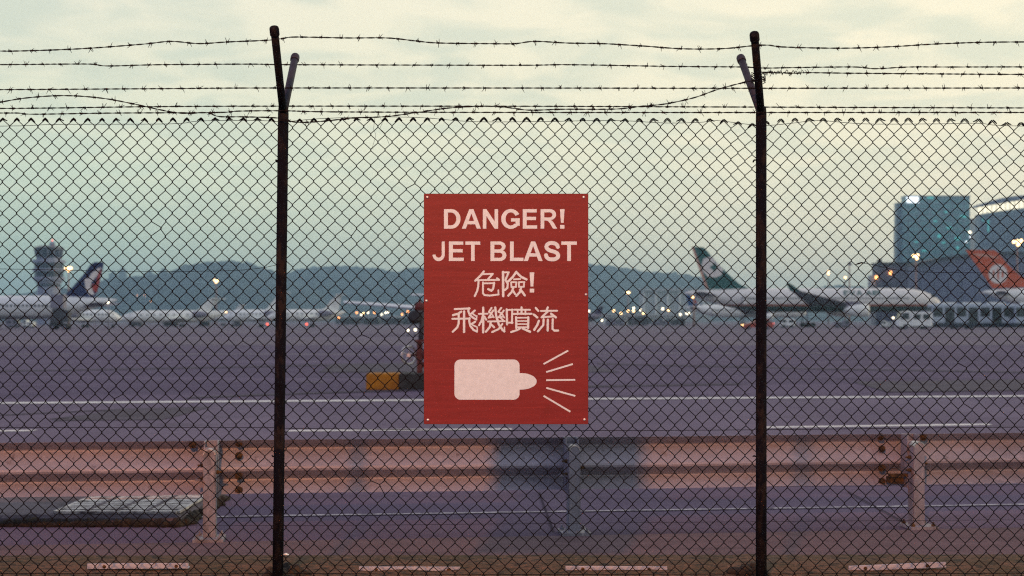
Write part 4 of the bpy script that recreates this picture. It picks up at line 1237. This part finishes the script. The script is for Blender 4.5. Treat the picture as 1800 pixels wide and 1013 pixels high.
# orange car
D = 232
Lc = wx(1358, D) - wx(1305, D)
t = thing('car', "orange-red car with lights on beside the right fence post", "car", (wx(1331.5, D), D, gz(D)), math.pi, group="vehicles on the apron")
hl = Lc / 2
bo = MB().prism([(-hl, .35), (hl - .1, .32), (hl, .55), (hl - .05, .85), (hl * .45, 1.05), (hl * .12, 1.62), (-hl * .62, 1.68), (-hl * .95, 1.1), (-hl, .9)], -.92, .92).build('body', M['car'], t)
for s in (-1, 1):
    MB().prism([(hl * .36, 1.06), (hl * .10, 1.52), (-hl * .18, 1.54), (-hl * .18, 1.06)], s * .93 - .015, s * .93 + .015).build('side_window', M['glass'], bo)
    MB().prism([(-hl * .24, 1.06), (-hl * .24, 1.54), (-hl * .60, 1.56), (-hl * .84, 1.10)], s * .93 - .015, s * .93 + .015).build('side_window', M['glass'], bo)
    MB().lathe([(.02, -.05), (.13, 0), (.02, .06)], 10, Matrix.Translation((hl - .02, s * .72, .72)) @ Matrix.Rotation(math.radians(90), 4, 'Y')).build('headlight', M['lamp_w'], t)
    MB().lathe([(.02, -.05), (.16, 0), (.02, .06)], 10, Matrix.Translation((-hl, s * .80, .95)) @ Matrix.Rotation(math.radians(90), 4, 'Y')).build('tail_light', M['lamp_r'], t)
wheels_at(t, (-hl * .62, hl * .64), .82, .33, .2)
# airport buses
def apron_bus(label, D, px0, px1, h, nwin):
    Lg = wx(px1, D) - wx(px0, D)
    t = thing('apron_bus', label, "bus", (wx(px0, D), D, gz(D)), 0, group="vehicles on the apron")
    W = 1.5
    MB().bevbox(0, Lg, -W, W, .95, h, .18).build('body', M['busp'], t)
    MB().box(.12, Lg - .12, -W - .03, W + .03, .28, .94).build('skirt', M['towerdark'], t)
    for k in range(3):
        x = Lg * (.12 + .30 * k)
        MB().bevbox(x, x + Lg * .18, -W * .75, W * .75, h + .002, h + .26, .08).build('roof_unit', M['cream'], t)
    bw = Lg / nwin
    for i in range(nwin):
        door = i % 2 == 1
        for s in (-1, 1):
            MB().box(i * bw + bw * .10, i * bw + bw * .90, s * W - .02, s * W + .02, 1.05 if door else h * .50, h * .86).build('door' if door else 'side_window', M['glass'], t)
    MB().box(-.02, .02, -W + .2, W - .2, h * .42, h * .88).build('windscreen', M['glass'], t)
    wheels_at(t, (Lg * .30, Lg * .48), W - .25, .42)
apron_bus("long white apron bus with dark windows in front of the hangar", 247, 1634, 1778, 4.35, 7)
apron_bus("second white apron bus cut off by the right edge", 238, 1778, 1930, 4.2, 6)
# dark stair truck by the left airliner
D = 225
t = thing('service_truck', "dark boarding stairs truck against the left airliner", "truck", (wx(106, D), D, gz(D)), 0, group="vehicles on the apron")
MB().box(-1.4, 1.4, -1.1, 1.1, .45, 1.0).build('chassis', M['dark'], t)
MB().bevbox(-1.35, .2, -1.05, 1.05, 1.01, 1.9, .08).build('cab', M['darkgrey'], t)
MB().prism([(-.9, 1.9), (-.3, 1.2), (1.5, 1.2), (1.5, 3.0), (-.2, 3.4), (-1.1, 3.3)], -.8, .8).build('stair_body', M['darkgrey'], t)
MB().bevbox(-1.3, .75, -.85, .85, 3.41, 5.6, .05).build('canopy', M['greyp'], t)
wheels_at(t, (-.9, 1.0), .95, .45)
for i, (px0, px1, D, h, m_, lab) in enumerate((
    (228, 250, 380, 1.9, 'darkgrey', "low dark baggage tug below the long jet's nose"), (288, 312, 370, 2.0, 'dark', "dark tug under the long jet's wing"),
    (352, 368, 375, 1.8, 'dark', "small dark cart under the long jet's tail"), (412, 424, 380, 2.2, 'darkgrey', "dark cart left of the left fence post"),
    (604, 632, 520, 2.4, 'darkgrey', "dark van at the left end of the far vehicle row"), (640, 668, 540, 2.5, 'dark', "second dark van of the far vehicle row"),
    (676, 704, 530, 2.5, 'darkgrey', "third dark van of the far vehicle row"), (708, 736, 525, 2.3, 'dark', "dark van of the far row nearest the sign"),
    (1064, 1098, 430, 2.6, 'greyp', "dark van with red tail lights right of the sign"), (1104, 1140, 440, 2.9, 'darkgrey', "dark box van between the red-lit van and the blue tail"),
    (1146, 1172, 450, 2.2, 'greyp', "grey low van left of the blue tailed airliner"), (1180, 1204, 440, 2.6, 'darkgrey', "dark van right under the blue tail fin"),
    (1372, 1396, 300, 2.0, 'white', "pale baggage tractor under the green airliner's belly"), (1468, 1492, 300, 1.6, 'greyp', "grey baggage cart near the airliner engine"), (1548, 1568, 300, 1.5, 'white', "white baggage cart left of the service van"),
    (12, 34, 300, 1.8, 'greyp', "grey cart under the left airliner belly, far left"), (42, 60, 300, 1.7, 'white', "white cart under the left airliner belly"))):
    lts = ()
    if i == 8: lts = ((-.2, .9, M['lamp_r'], 'tail_light'), (.1, .9, M['lamp_r'], 'tail_light'))
    truck('service_vehicle', lab, "vehicle", D, px0, px1, h, M[m_], M[m_], 1 if i % 2 else -1, lights=lts, W=2.0, box_h=h * (.75 if i % 3 else .95), windows_n=1)

# ---------------------------------------------------------------- buildings
# control tower
D = 600
t = thing('control_tower', "grey control tower with ringed decks at far left", "tower", (wx(86, D), D, gz(D)))
k_ = D / F
def th_(py): return wz(py, D) - gz(D)
def ring(name, m_, pr, n=14):
    return MB().lathe([(w_ * k_, th_(y_)) for (w_, y_) in pr], n, smooth=False).build(name, m_, t)
ring('shaft', M['tower'], [(19.5, 579), (19.5, 504)])
ring('shaft_band', M['towerdark'], [(20.5, 503.9), (20.5, 500)])
ring('lower_cone', M['tower'], [(19.5, 499.9), (25, 492.2)])
ring('deck', M['tower'], [(27.5, 492), (27.5, 487.5)])
ring('window_band', M['towerdark'], [(24.5, 487.3), (24.5, 477.2)])
ring('deck', M['tower'], [(28, 477), (28, 473)])
ring('window_band', M['towerdark'], [(24.5, 472.8), (24.5, 462.7)])
ring('deck', M['tower'], [(28.5, 462.5), (28.5, 457.5)])
ring('cab_wall', M['tower'], [(20.5, 457.3), (21.5, 453.2)])
cabg = ring('cab_glass', M['towerdark'], [(21.3, 453), (24.5, 440.2)])
for i in range(14):
    a = 2 * math.pi * i / 14
    MB().tube([(21.6 * k_ * math.cos(a), 21.6 * k_ * math.sin(a), th_(453)), (24.8 * k_ * math.cos(a), 24.8 * k_ * math.sin(a), th_(440.2))], .16, 4).build('mullion', M['tower'], cabg)
ring('roof', M['towerdark'], [(25.5, 440), (25, 435.5), (17, 432.5)])
MB().lathe([(1.0, th_(432.4)), (1.3, th_(429)), (1.0, th_(426)), (.3, th_(424.8))], 10, Matrix.Translation((6 * k_, 0, 0))).tube([(6 * k_, 0, th_(427)), (6 * k_, 0, th_(422))], .12, 5).build('antenna', M['tower'], t)
MB().lathe([(.05, -.3), (.3, 0), (.05, .3)], 8, Matrix.Translation((6 * k_, 0, th_(422.6)))).build('warning_lamp', M['lamp_r'], t)

# far tower blocks behind the hill
for (px0, px1, py, lab) in ((191, 203, 481, "leftmost of four far tower blocks above the hill"), (208, 219, 475, "second far tower block from the left above the hill"),
                            (254, 268, 480, "third far tower block from the left above the hill"), (279, 292, 476, "rightmost of four far tower blocks above the hill")):
    D = 2900
    w_ = wx(px1, D) - wx(px0, D)
    t = thing('tower_block', lab, "building", (wx(px0, D), D, gz(D)), group="far tower blocks")
    z1 = wz(py, D) - gz(D)
    MB().box(0, w_, 0, 16, 0, z1).build('wall', M['farblock'], t)
    MB().box(w_ * .3, w_ * .75, 4, 12, z1, z1 + 5).build('roof_plant', M['farblock'], t)
    MB().box(-1.2, w_ + 1.2, -1.2, 17.2, z1 - 14, z1 - 10).build('cornice', M['farblock'], t)

# glass tower on the right
D = 900
t = thing('glass_tower', "tall teal glass office tower with lit white panel on its roof corner", "building", (wx(1577, D), D, gz(D)))
ox, z0 = wx(1577, D), gz(D)
def bp(px_, py_): return (wx(px_, D) - ox, wz(py_, D) - z0)
def bbox(name, m_, x0, y0, x1, y1, d0, d1, parent=None):
    a_, b_ = bp(x0, y1), bp(x1, y0)
    return MB().box(a_[0], b_[0], d0, d1, a_[1], b_[1]).build(name, m_, parent or t)
bbox('main_block', M['tealglass'], 1591, 345.5, 1705, 566, 0, 9)
bbox('side_block', M['bluefacade'], 1583, 354.5, 1640, 566, 9.1, 15)
bbox('parapet', M['bluefacade'], 1590.5, 344, 1705.5, 345.4, -.4, 9.4)
bbox('lit_panel', M['litsign'], 1593, 346, 1614, 357, -1.2, -.3)
for (x, y, w_, h_, m_) in ((1630, 346.5, 10, 3, 'lamp_t'), (1648, 413, 5, 5, 'lamp_t'), (1678, 418, 9, 4, 'lamp_t'), (1664, 399, 9, 3, 'lamp_t'), (1688, 379, 11, 3, 'lamp_t'), (1681, 434, 4, 4, 'lamp_t'), (1655, 426, 6, 2, 'lamp_t'), (1620, 440, 8, 2, 'lamp_t'), (1608, 425, 5, 2, 'lamp_t'),
                           (1641, 388, 6, 2, 'lamp_t'), (1660, 372, 5, 2, 'lamp_t'), (1703, 407, 3.4, 3, 'lamp_c'), (1704, 415, 3, 3, 'litsign'), (1697, 424, 3, 3, 'litsign')):
    bbox('lit_window', M[m_], x, y, x + w_, y + h_, -.6, -.15)
D = 1000
t = thing('pale_block', "pale slab block standing behind the glass tower", "building", (wx(1571, D), D, gz(D)))
ox = wx(1571, D)
bbox('wall', M['pale'], 1575, 400, 1640, 566, 0, 6)
bbox('roof_edge', M['pale'], 1574.4, 398.6, 1640.5, 399.9, -.5, 6.5)
t = thing('pale_block', "pale narrow block between the glass tower and the lit roofed building", "building", (wx(1700, D), D, gz(D)))
ox = wx(1700, D)
bbox('wall', M['pale'], 1700, 386, 1745, 566, 0, 9)
bbox('roof_edge', M['pale'], 1699.4, 384.6, 1745.6, 385.9, -.5, 9.5)
D = 800
t = thing('curved_building', "blue building with a lit glazed strip under its curved roof at right", "building", (wx(1718, D), D, gz(D)))
ox, z0 = wx(1718, D), gz(D)
MB().prism([bp(1722, 566), bp(2050, 566), bp(2050, 361), bp(1900, 361), bp(1800, 366), bp(1760, 371), bp(1722, 377)], 0, 8).build('wall', M['bluefacade'], t)
MB().prism([bp(1755, 350), bp(1775, 346), bp(1800, 343.5), bp(1900, 340), bp(2050, 340), bp(2050, 347), bp(1900, 347), bp(1800, 350.5), bp(1760, 358), bp(1718, 364), bp(1718, 361)], -2, 9).build('roof', M['hangar'], t)
for i in range(22):
    x0, x1 = 1719 + i * 8, 1719 + i * 8 + 6.6
    def ut(x): return 364.5 - (x - 1718) * .165 if x < 1800 else 351.0 - (x - 1800) * .035
    def lt(x): return 376.5 - (x - 1718) * .145 if x < 1800 else 365.0 - (x - 1800) * .035
    MB().prism([bp(x0, lt(x0)), bp(x1, lt(x1)), bp(x1, ut(x1) + .3), bp(x0, ut(x0) + .3)], -1.0, -.5).build('lit_pane', M['litpane'], t)
    MB().prism([bp(x1 + .2, lt(x1)), bp(x1 + 1.2, lt(x1 + 1.2)), bp(x1 + 1.2, ut(x1) + .3), bp(x1 + .2, ut(x1) + .3)], -1.1, -.2).build('mullion', M['bluefacade'], t)
bbox('lit_window', M['lamp_t'], 1736, 386, 1737.6, 408, -.6, -.1)
bbox('lit_window', M['lamp_t'], 1727, 383, 1728.2, 389, -.6, -.1)
# hangars
D = 520
t = thing('hangar', "dark flat hangar block left of the glass tower foot", "hangar", (wx(1533, D), D, gz(D)))
ox, z0 = wx(1533, D), gz(D)
bbox('wall', M['hangar2'], 1543, 464, 1607, 574, 0, 8)
bbox('roof_edge', M['rooftrim'], 1542, 461.5, 1608, 463.8, -1, 9)
bbox('side_annex', M['pale'], 1534, 484, 1542.5, 574, 2, 7)
bbox('roof_vent', M['rooftrim'], 1549, 455, 1554, 461.3, 3, 6)
for i in range(6):
    bbox('door_panel', M['hangar2'], 1546 + i * 10, 496, 1555 + i * 10, 573, -.5, -.05)
for (x, y) in ((1538, 488), (1563, 480)):
    bbox('wall_lamp', M['lamp_o'], x, y - 2.5, x + 3, y + 2.5, -1, -.3)
D = 480
t = thing('hangar', "large blue-grey hangar with sloping roof behind the orange tail", "hangar", (wx(1609, D), D, gz(D)))
ox, z0 = wx(1609, D), gz(D)
MB().prism([bp(1609, 575), bp(1990, 575), bp(1990, 444), bp(1760, 446), bp(1700, 450), bp(1650, 456.5), bp(1609, 467)], 0, 9).build('wall', M['hangar'], t)
MB().prism([bp(1608, 467), bp(1650, 456.3), bp(1700, 449.8), bp(1760, 445.8), bp(1990, 443.8), bp(1990, 441), bp(1760, 443.2), bp(1700, 447), bp(1650, 453.5), bp(1608, 464)], -1.5, 10).build('roof_edge', M['rooftrim'], t)
for i in range(8):
    bbox('door_panel', M['hangar'], 1618 + i * 24, 486, 1641 + i * 24, 574, -.5, -.05)
# pale terminal in the middle distance
D = 1150
t = thing('pale_terminal', "hazy pale terminal hall behind the blue tail", "building", (wx(1125, D), D, gz(D)))
ox, z0 = wx(1125, D), gz(D)
bbox('wall', M['pale'], 1128, 512, 1250, 570, 0, 25)
bbox('roof', M['pale'], 1126, 507, 1253, 511.9, -3, 27)
for i in range(6):
    bbox('pilaster', M['cream'], 1130 + i * 21, 512.2, 1133 + i * 21, 556, -1.5, -.05)
D = 760
t = thing('low_shed', "long low pale shed behind the vehicles left of the sign", "building", (wx(585, D), D, gz(D)))
ox, z0 = wx(585, D), gz(D)
bbox('wall', M['farblock'], 590, 559, 760, 572, 0, 20)
bbox('roof', M['pale'], 585, 555.5, 765, 558.8, -3, 23)
D = 720
t = thing('low_shed', "long low cream shed right of the sign", "building", (wx(1066, D), D, gz(D)))
ox, z0 = wx(1066, D), gz(D)
bbox('wall', M['cream'], 1066, 555.5, 1205, 572, 0, 20)
bbox('roof', M['pale'], 1062, 551.5, 1209, 555.3, -3, 23)
for i in range(8):
    bbox('door', M['farblock'], 1072 + i * 16.5, 560, 1082 + i * 16.5, 571.8, -.5, -.05)

# ---------------------------------------------------------------- hills
def hill(name, D, ridge, depth, seed):
    mb = MB()
    xs = [ridge[0][0] + (ridge[-1][0] - ridge[0][0]) * i / 420 for i in range(421)]
    rows = 22
    def rh(x):
        for (a_, b_) in zip(ridge, ridge[1:]):
            if a_[0] <= x <= b_[0]:
                u = (x - a_[0]) / (b_[0] - a_[0]); u = u * u * (3 - 2 * u)
                return a_[1] + (b_[1] - a_[1]) * u
        return ridge[-1][1]
    for i, x in enumerate(xs):
        top = wz(rh(x), D)
        X = wx(x, D)
        for j in range(rows + 1):
            v = j / rows
            if v < .72:
                s = math.sin(v / .72 * math.pi / 2)
                Y = D - depth * (1 - v / .72)
            else:
                s = math.cos((v - .72) / .28 * math.pi / 2)
                Y = D + depth * .5 * (v - .72) / .28
            amp = max(0, s)
            nb = 11 * noise.noise((X * .009, Y * .009, seed)) + 6.5 * noise.noise((X * .035, Y * .035, seed + 5)) + 9 * noise.noise((X * .11, Y * .11, seed + 9)) + 5 * abs(noise.noise((X * .23, Y * .2, seed + 3)))
            mb.v.append((X, Y, -2 + (top + 2) * amp + nb * amp * .55))
    R1 = rows + 1
    for i in range(420):
        for j in range(rows):
            a_ = i * R1 + j
            mb.f.append((a_, a_ + R1, a_ + R1 + 1, a_ + 1)); mb.sm.append(False)
    mb.build(name, M['hill'], kind='structure')
hill('wooded_hill', 2150, [(-400, 545), (-60, 535), (40, 525), (110, 512), (190, 503), (230, 494), (290, 486), (325, 482), (345, 471), (385, 465), (425, 461), (445, 464), (470, 474), (500, 492), (540, 510), (600, 535), (660, 556)], 420, 1)
hill('wooded_hill', 2500, [(430, 540), (470, 508), (498, 488), (530, 477), (575, 470), (620, 470), (660, 473), (700, 480), (740, 474), (800, 468), (900, 464), (980, 465), (1040, 470), (1080, 474), (1120, 479), (1170, 483), (1220, 490), (1260, 498), (1330, 510), (1400, 518), (1440, 508), (1480, 502), (1510, 507), (1560, 522), (1700, 540), (2100, 545)], 480, 7)

# ---------------------------------------------------------------- lamps of the airport
def mast(label, D, px, py, m_, heads, spread, r, unlit=False):
    """tall mast with a head frame; heads: list of (dx, dy) in pixels of each lit lamp"""
    t = thing('light_mast', label, "light mast", (wx(px, D), D, gz(D)), group="apron light masts")
    k = D / F
    zt = wz(py, D) - gz(D)
    MB().tube([(0, 0, 0), (0, 0, zt * .5), (0, 0, zt)], [.34, .26, .16], 8).build('pole', M['mastp'], t)
    MB().box(-spread * k, spread * k, -.15, .15, zt - .5, zt - .25).box(-spread * k * .8, spread * k * .8, -.15, .15, zt + .25, zt + .5).build('head_frame', M['greyp'], t)
    for (dx, dy) in heads:
        x, z = dx * k, zt - dy * k
        hd = MB().box(x - r * 1.1, x + r * 1.1, -.10, .35, z - r * 1.1, z + r * 1.1).build('lamp_head', M['greyp'], t)
        if not unlit:
            MB().lathe([(.02, .16), (r * .7, .12), (r, 0)], 10, Matrix.Translation((x, -.11, z)) @ Matrix.Rotation(math.radians(90), 4, 'X')).build('lens', m_, hd)
M['mastp'] = mat('mast_paint', (.30, .17, .13), .6, var=.1)
mast("lit light mast beside the control tower", 430, 120.5, 473, M['lamp_w'], [(-4.5, -1), (-1, -2), (2, -1), (4.5, -1.5), (0, 2.5)], 6, .36)
mast("lit light mast in front of the wooded hill", 560, 380, 494, M['lamp_w'], [(-2.5, -1), (2.5, -.5), (0, 2.2)], 4, .36)
mast("lit light mast at the foot of the glass tower", 420, 1610, 452, M['lamp_w'], [(-4.5, -2), (0, -1), (1.5, 2.5), (3, -3)], 6, .38)
mast("tall lit light mast beside the orange tail", 400, 1788, 427, M['lamp_w'], [(-6, -1.5), (0, -3), (1, 3.5), (4, 1), (7, -4)], 8, .38)
mast("lit light mast above the green airliner roof, left of two", 640, 1456, 480, M['lamp_w'], [(0, -2.5), (0, 1.5)], 2, .42)
mast("lit light mast above the green airliner roof, right of two", 660, 1486, 488, M['lamp_w'], [(0, 0)], 2, .50)
mast("unlit thin mast beside the dark hangar", 420, 1493, 464, M['lamp_w'], [(0, 0), (2.5, 1)], 3, .3, True)
mast("single lit mast over the terminal roof right of the sign", 700, 1104, 515, M['lamp_w'], [(-1.5, 0), (1.5, -.6)], 3, .50)
mast("bright lit mast in front of the blue tail fin", 400, 1219.5, 520, M['lamp_w'], [(0, 0), (3, -6), (-1.5, 1.5), (5, -2)], 5, .40)
def lamp(label, D, px, py, m_, r, base=True):
    t = thing('apron_lamp', label, "lamp", (wx(px, D), D, gz(D)), group="small apron lamps")
    zt = wz(py, D) - gz(D)
    MB().tube([(0, .2, 0), (0, .2, zt)], .09, 6).build('pole', M['greyp'], t)
    MB().box(-r * .8, r * .8, .02, .42, zt - r * .9, zt + r * .9).build('housing', M['greyp'], t)
    MB().lathe([(.02, r * .7), (r * .7, r * .5), (r, 0)], 10, Matrix.Translation((0, .0, zt)) @ Matrix.Rotation(math.radians(90), 4, 'X')).build('lens', m_, t)
ordn = ["first", "second", "third", "fourth", "fifth", "sixth", "seventh", "eighth", "ninth", "tenth", "eleventh", "twelfth", "thirteenth", "fourteenth", "fifteenth", "sixteenth"]
ll = [(375, 549, 'w', 400), (397, 549, 'w', 400), (470, 570, 'r', 330), (539, 570, 'r', 320), (598, 553, 'o', 500), (595, 559, 'o', 500), (627, 550, 'o', 500), (635, 553.5, 'c', 500), (639, 551, 'w', 510), (647, 550, 'c', 500), (658, 550, 'o', 520), (671, 553, 'c', 500), (678, 550, 'c', 500), (682, 549, 'c', 510), (707, 553, 'o', 500), (717, 548, 'o', 480)]
cols = {'w': 'warm', 'o': 'orange', 'c': 'cream', 'r': 'red'}
for i, (x, y, c, D) in enumerate(ll):
    lamp("small %s lamp, %s from the left of those left of the sign" % (cols[c], ordn[i]), D, x, y, M['lamp_' + c], .27 if c != 'r' else .22)
lr = [(1035, 547, 'c'), (1079, 546.5, 'w'), (1091.5, 551, 'w'), (1104, 547, 'w'), (1113.5, 547, 'w'), (1114, 542, 'c'), (1126, 545, 'c'), (1131, 551, 'w'), (1165, 543, 'c'), (1175, 545.5, 'w'), (1196, 553, 'c'), (1207, 551.5, 'c'), (1211, 551.5, 'c')]
for i, (x, y, c) in enumerate(lr):
    lamp("small %s lamp, %s from the left of those right of the sign" % (cols[c], ordn[i]), 420 + 14 * (i % 4), x, y, M['lamp_' + c], .28)
for i, (x, y, c, D, lb) in enumerate(((241, 519.5, 'o', 1500, "faint orange lamp on the hill, left of three"), (254, 520, 'o', 1500, "faint orange lamp on the hill, middle of three"), (265, 530, 'o', 1400, "faint orange lamp on the hill, lowest of three"), (169 + 21, 532, 'c', 232, "white tail lamp at the left airliner's tail cone"),
                                 (730, 580, 'c', 120, "white ground lamp touching the sign's left edge"), (717, 581, 'c', 122, "white ground lamp left of the hydrant"), (1058, 563, 'c', 290, "white lamp under the dark fin right of the sign"), (1570, 559, 'c', 236, "white headlamp left of the service van"))):
    lamp(lb, D, x, y, M['lamp_' + c], min(.42 * D / 500 + .04, .55) * .62)

# ---------------------------------------------------------------- the street lamp behind the photographer that lights the sign
st = thing('street_lamp', "street lamp on the road side of the fence", "street lamp", (-2.7, -2.7, 0))
MB().tube([(0, 0, 0), (0, 0, 2.6), (0, 0, 5.25)], [.075, .06, .045], 12).build('pole', M['galvpost'], st)
MB().tube([(0, 0, 5.2), (.3, .05, 5.42), (.8, .12, 5.5), (1.2, .16, 5.48)], .028, 10).build('arm', M['galvpost'], st)
MB().bevbox(1.15, 1.75, .02, .34, 5.42, 5.54, .03).build('lamp_head', M['greyp'], st)
MB().bevbox(1.22, 1.66, .06, .30, 5.385, 5.415, .008).build('lens', M['sodium'], st)
lg = bpy.data.lights.new('street_lamp_light', 'POINT')
lg.energy, lg.color, lg.shadow_soft_size = 5000, (1.0, .345, .125), .21
lo = bpy.data.objects.new('street_lamp_light', lg)
lo.location = (1.44, .18, 5.26)
lo.parent = st
C.objects.link(lo)

# ---------------------------------------------------------------- haze
hz = MB().box(-4300, 4300, -120, 4300, -4, 116)
mh = bpy.data.materials.new('haze')
mh.use_nodes = True
n_ = mh.node_tree.nodes
n_.remove(n_['Principled BSDF'])
pv = n_.new('ShaderNodeVolumePrincipled')
pv.inputs['Color'].default_value = (.49, .76, 1.0, 1)
pv.inputs['Density'].default_value = .00036
pv.inputs['Anisotropy'].default_value = .70
mh.node_tree.links.new(pv.outputs[0], n_['Material Output'].inputs['Volume'])
ho = hz.build('haze', mh, kind='stuff')
ho["label"], ho["category"] = "thin bluish evening haze over the airfield", "haze"
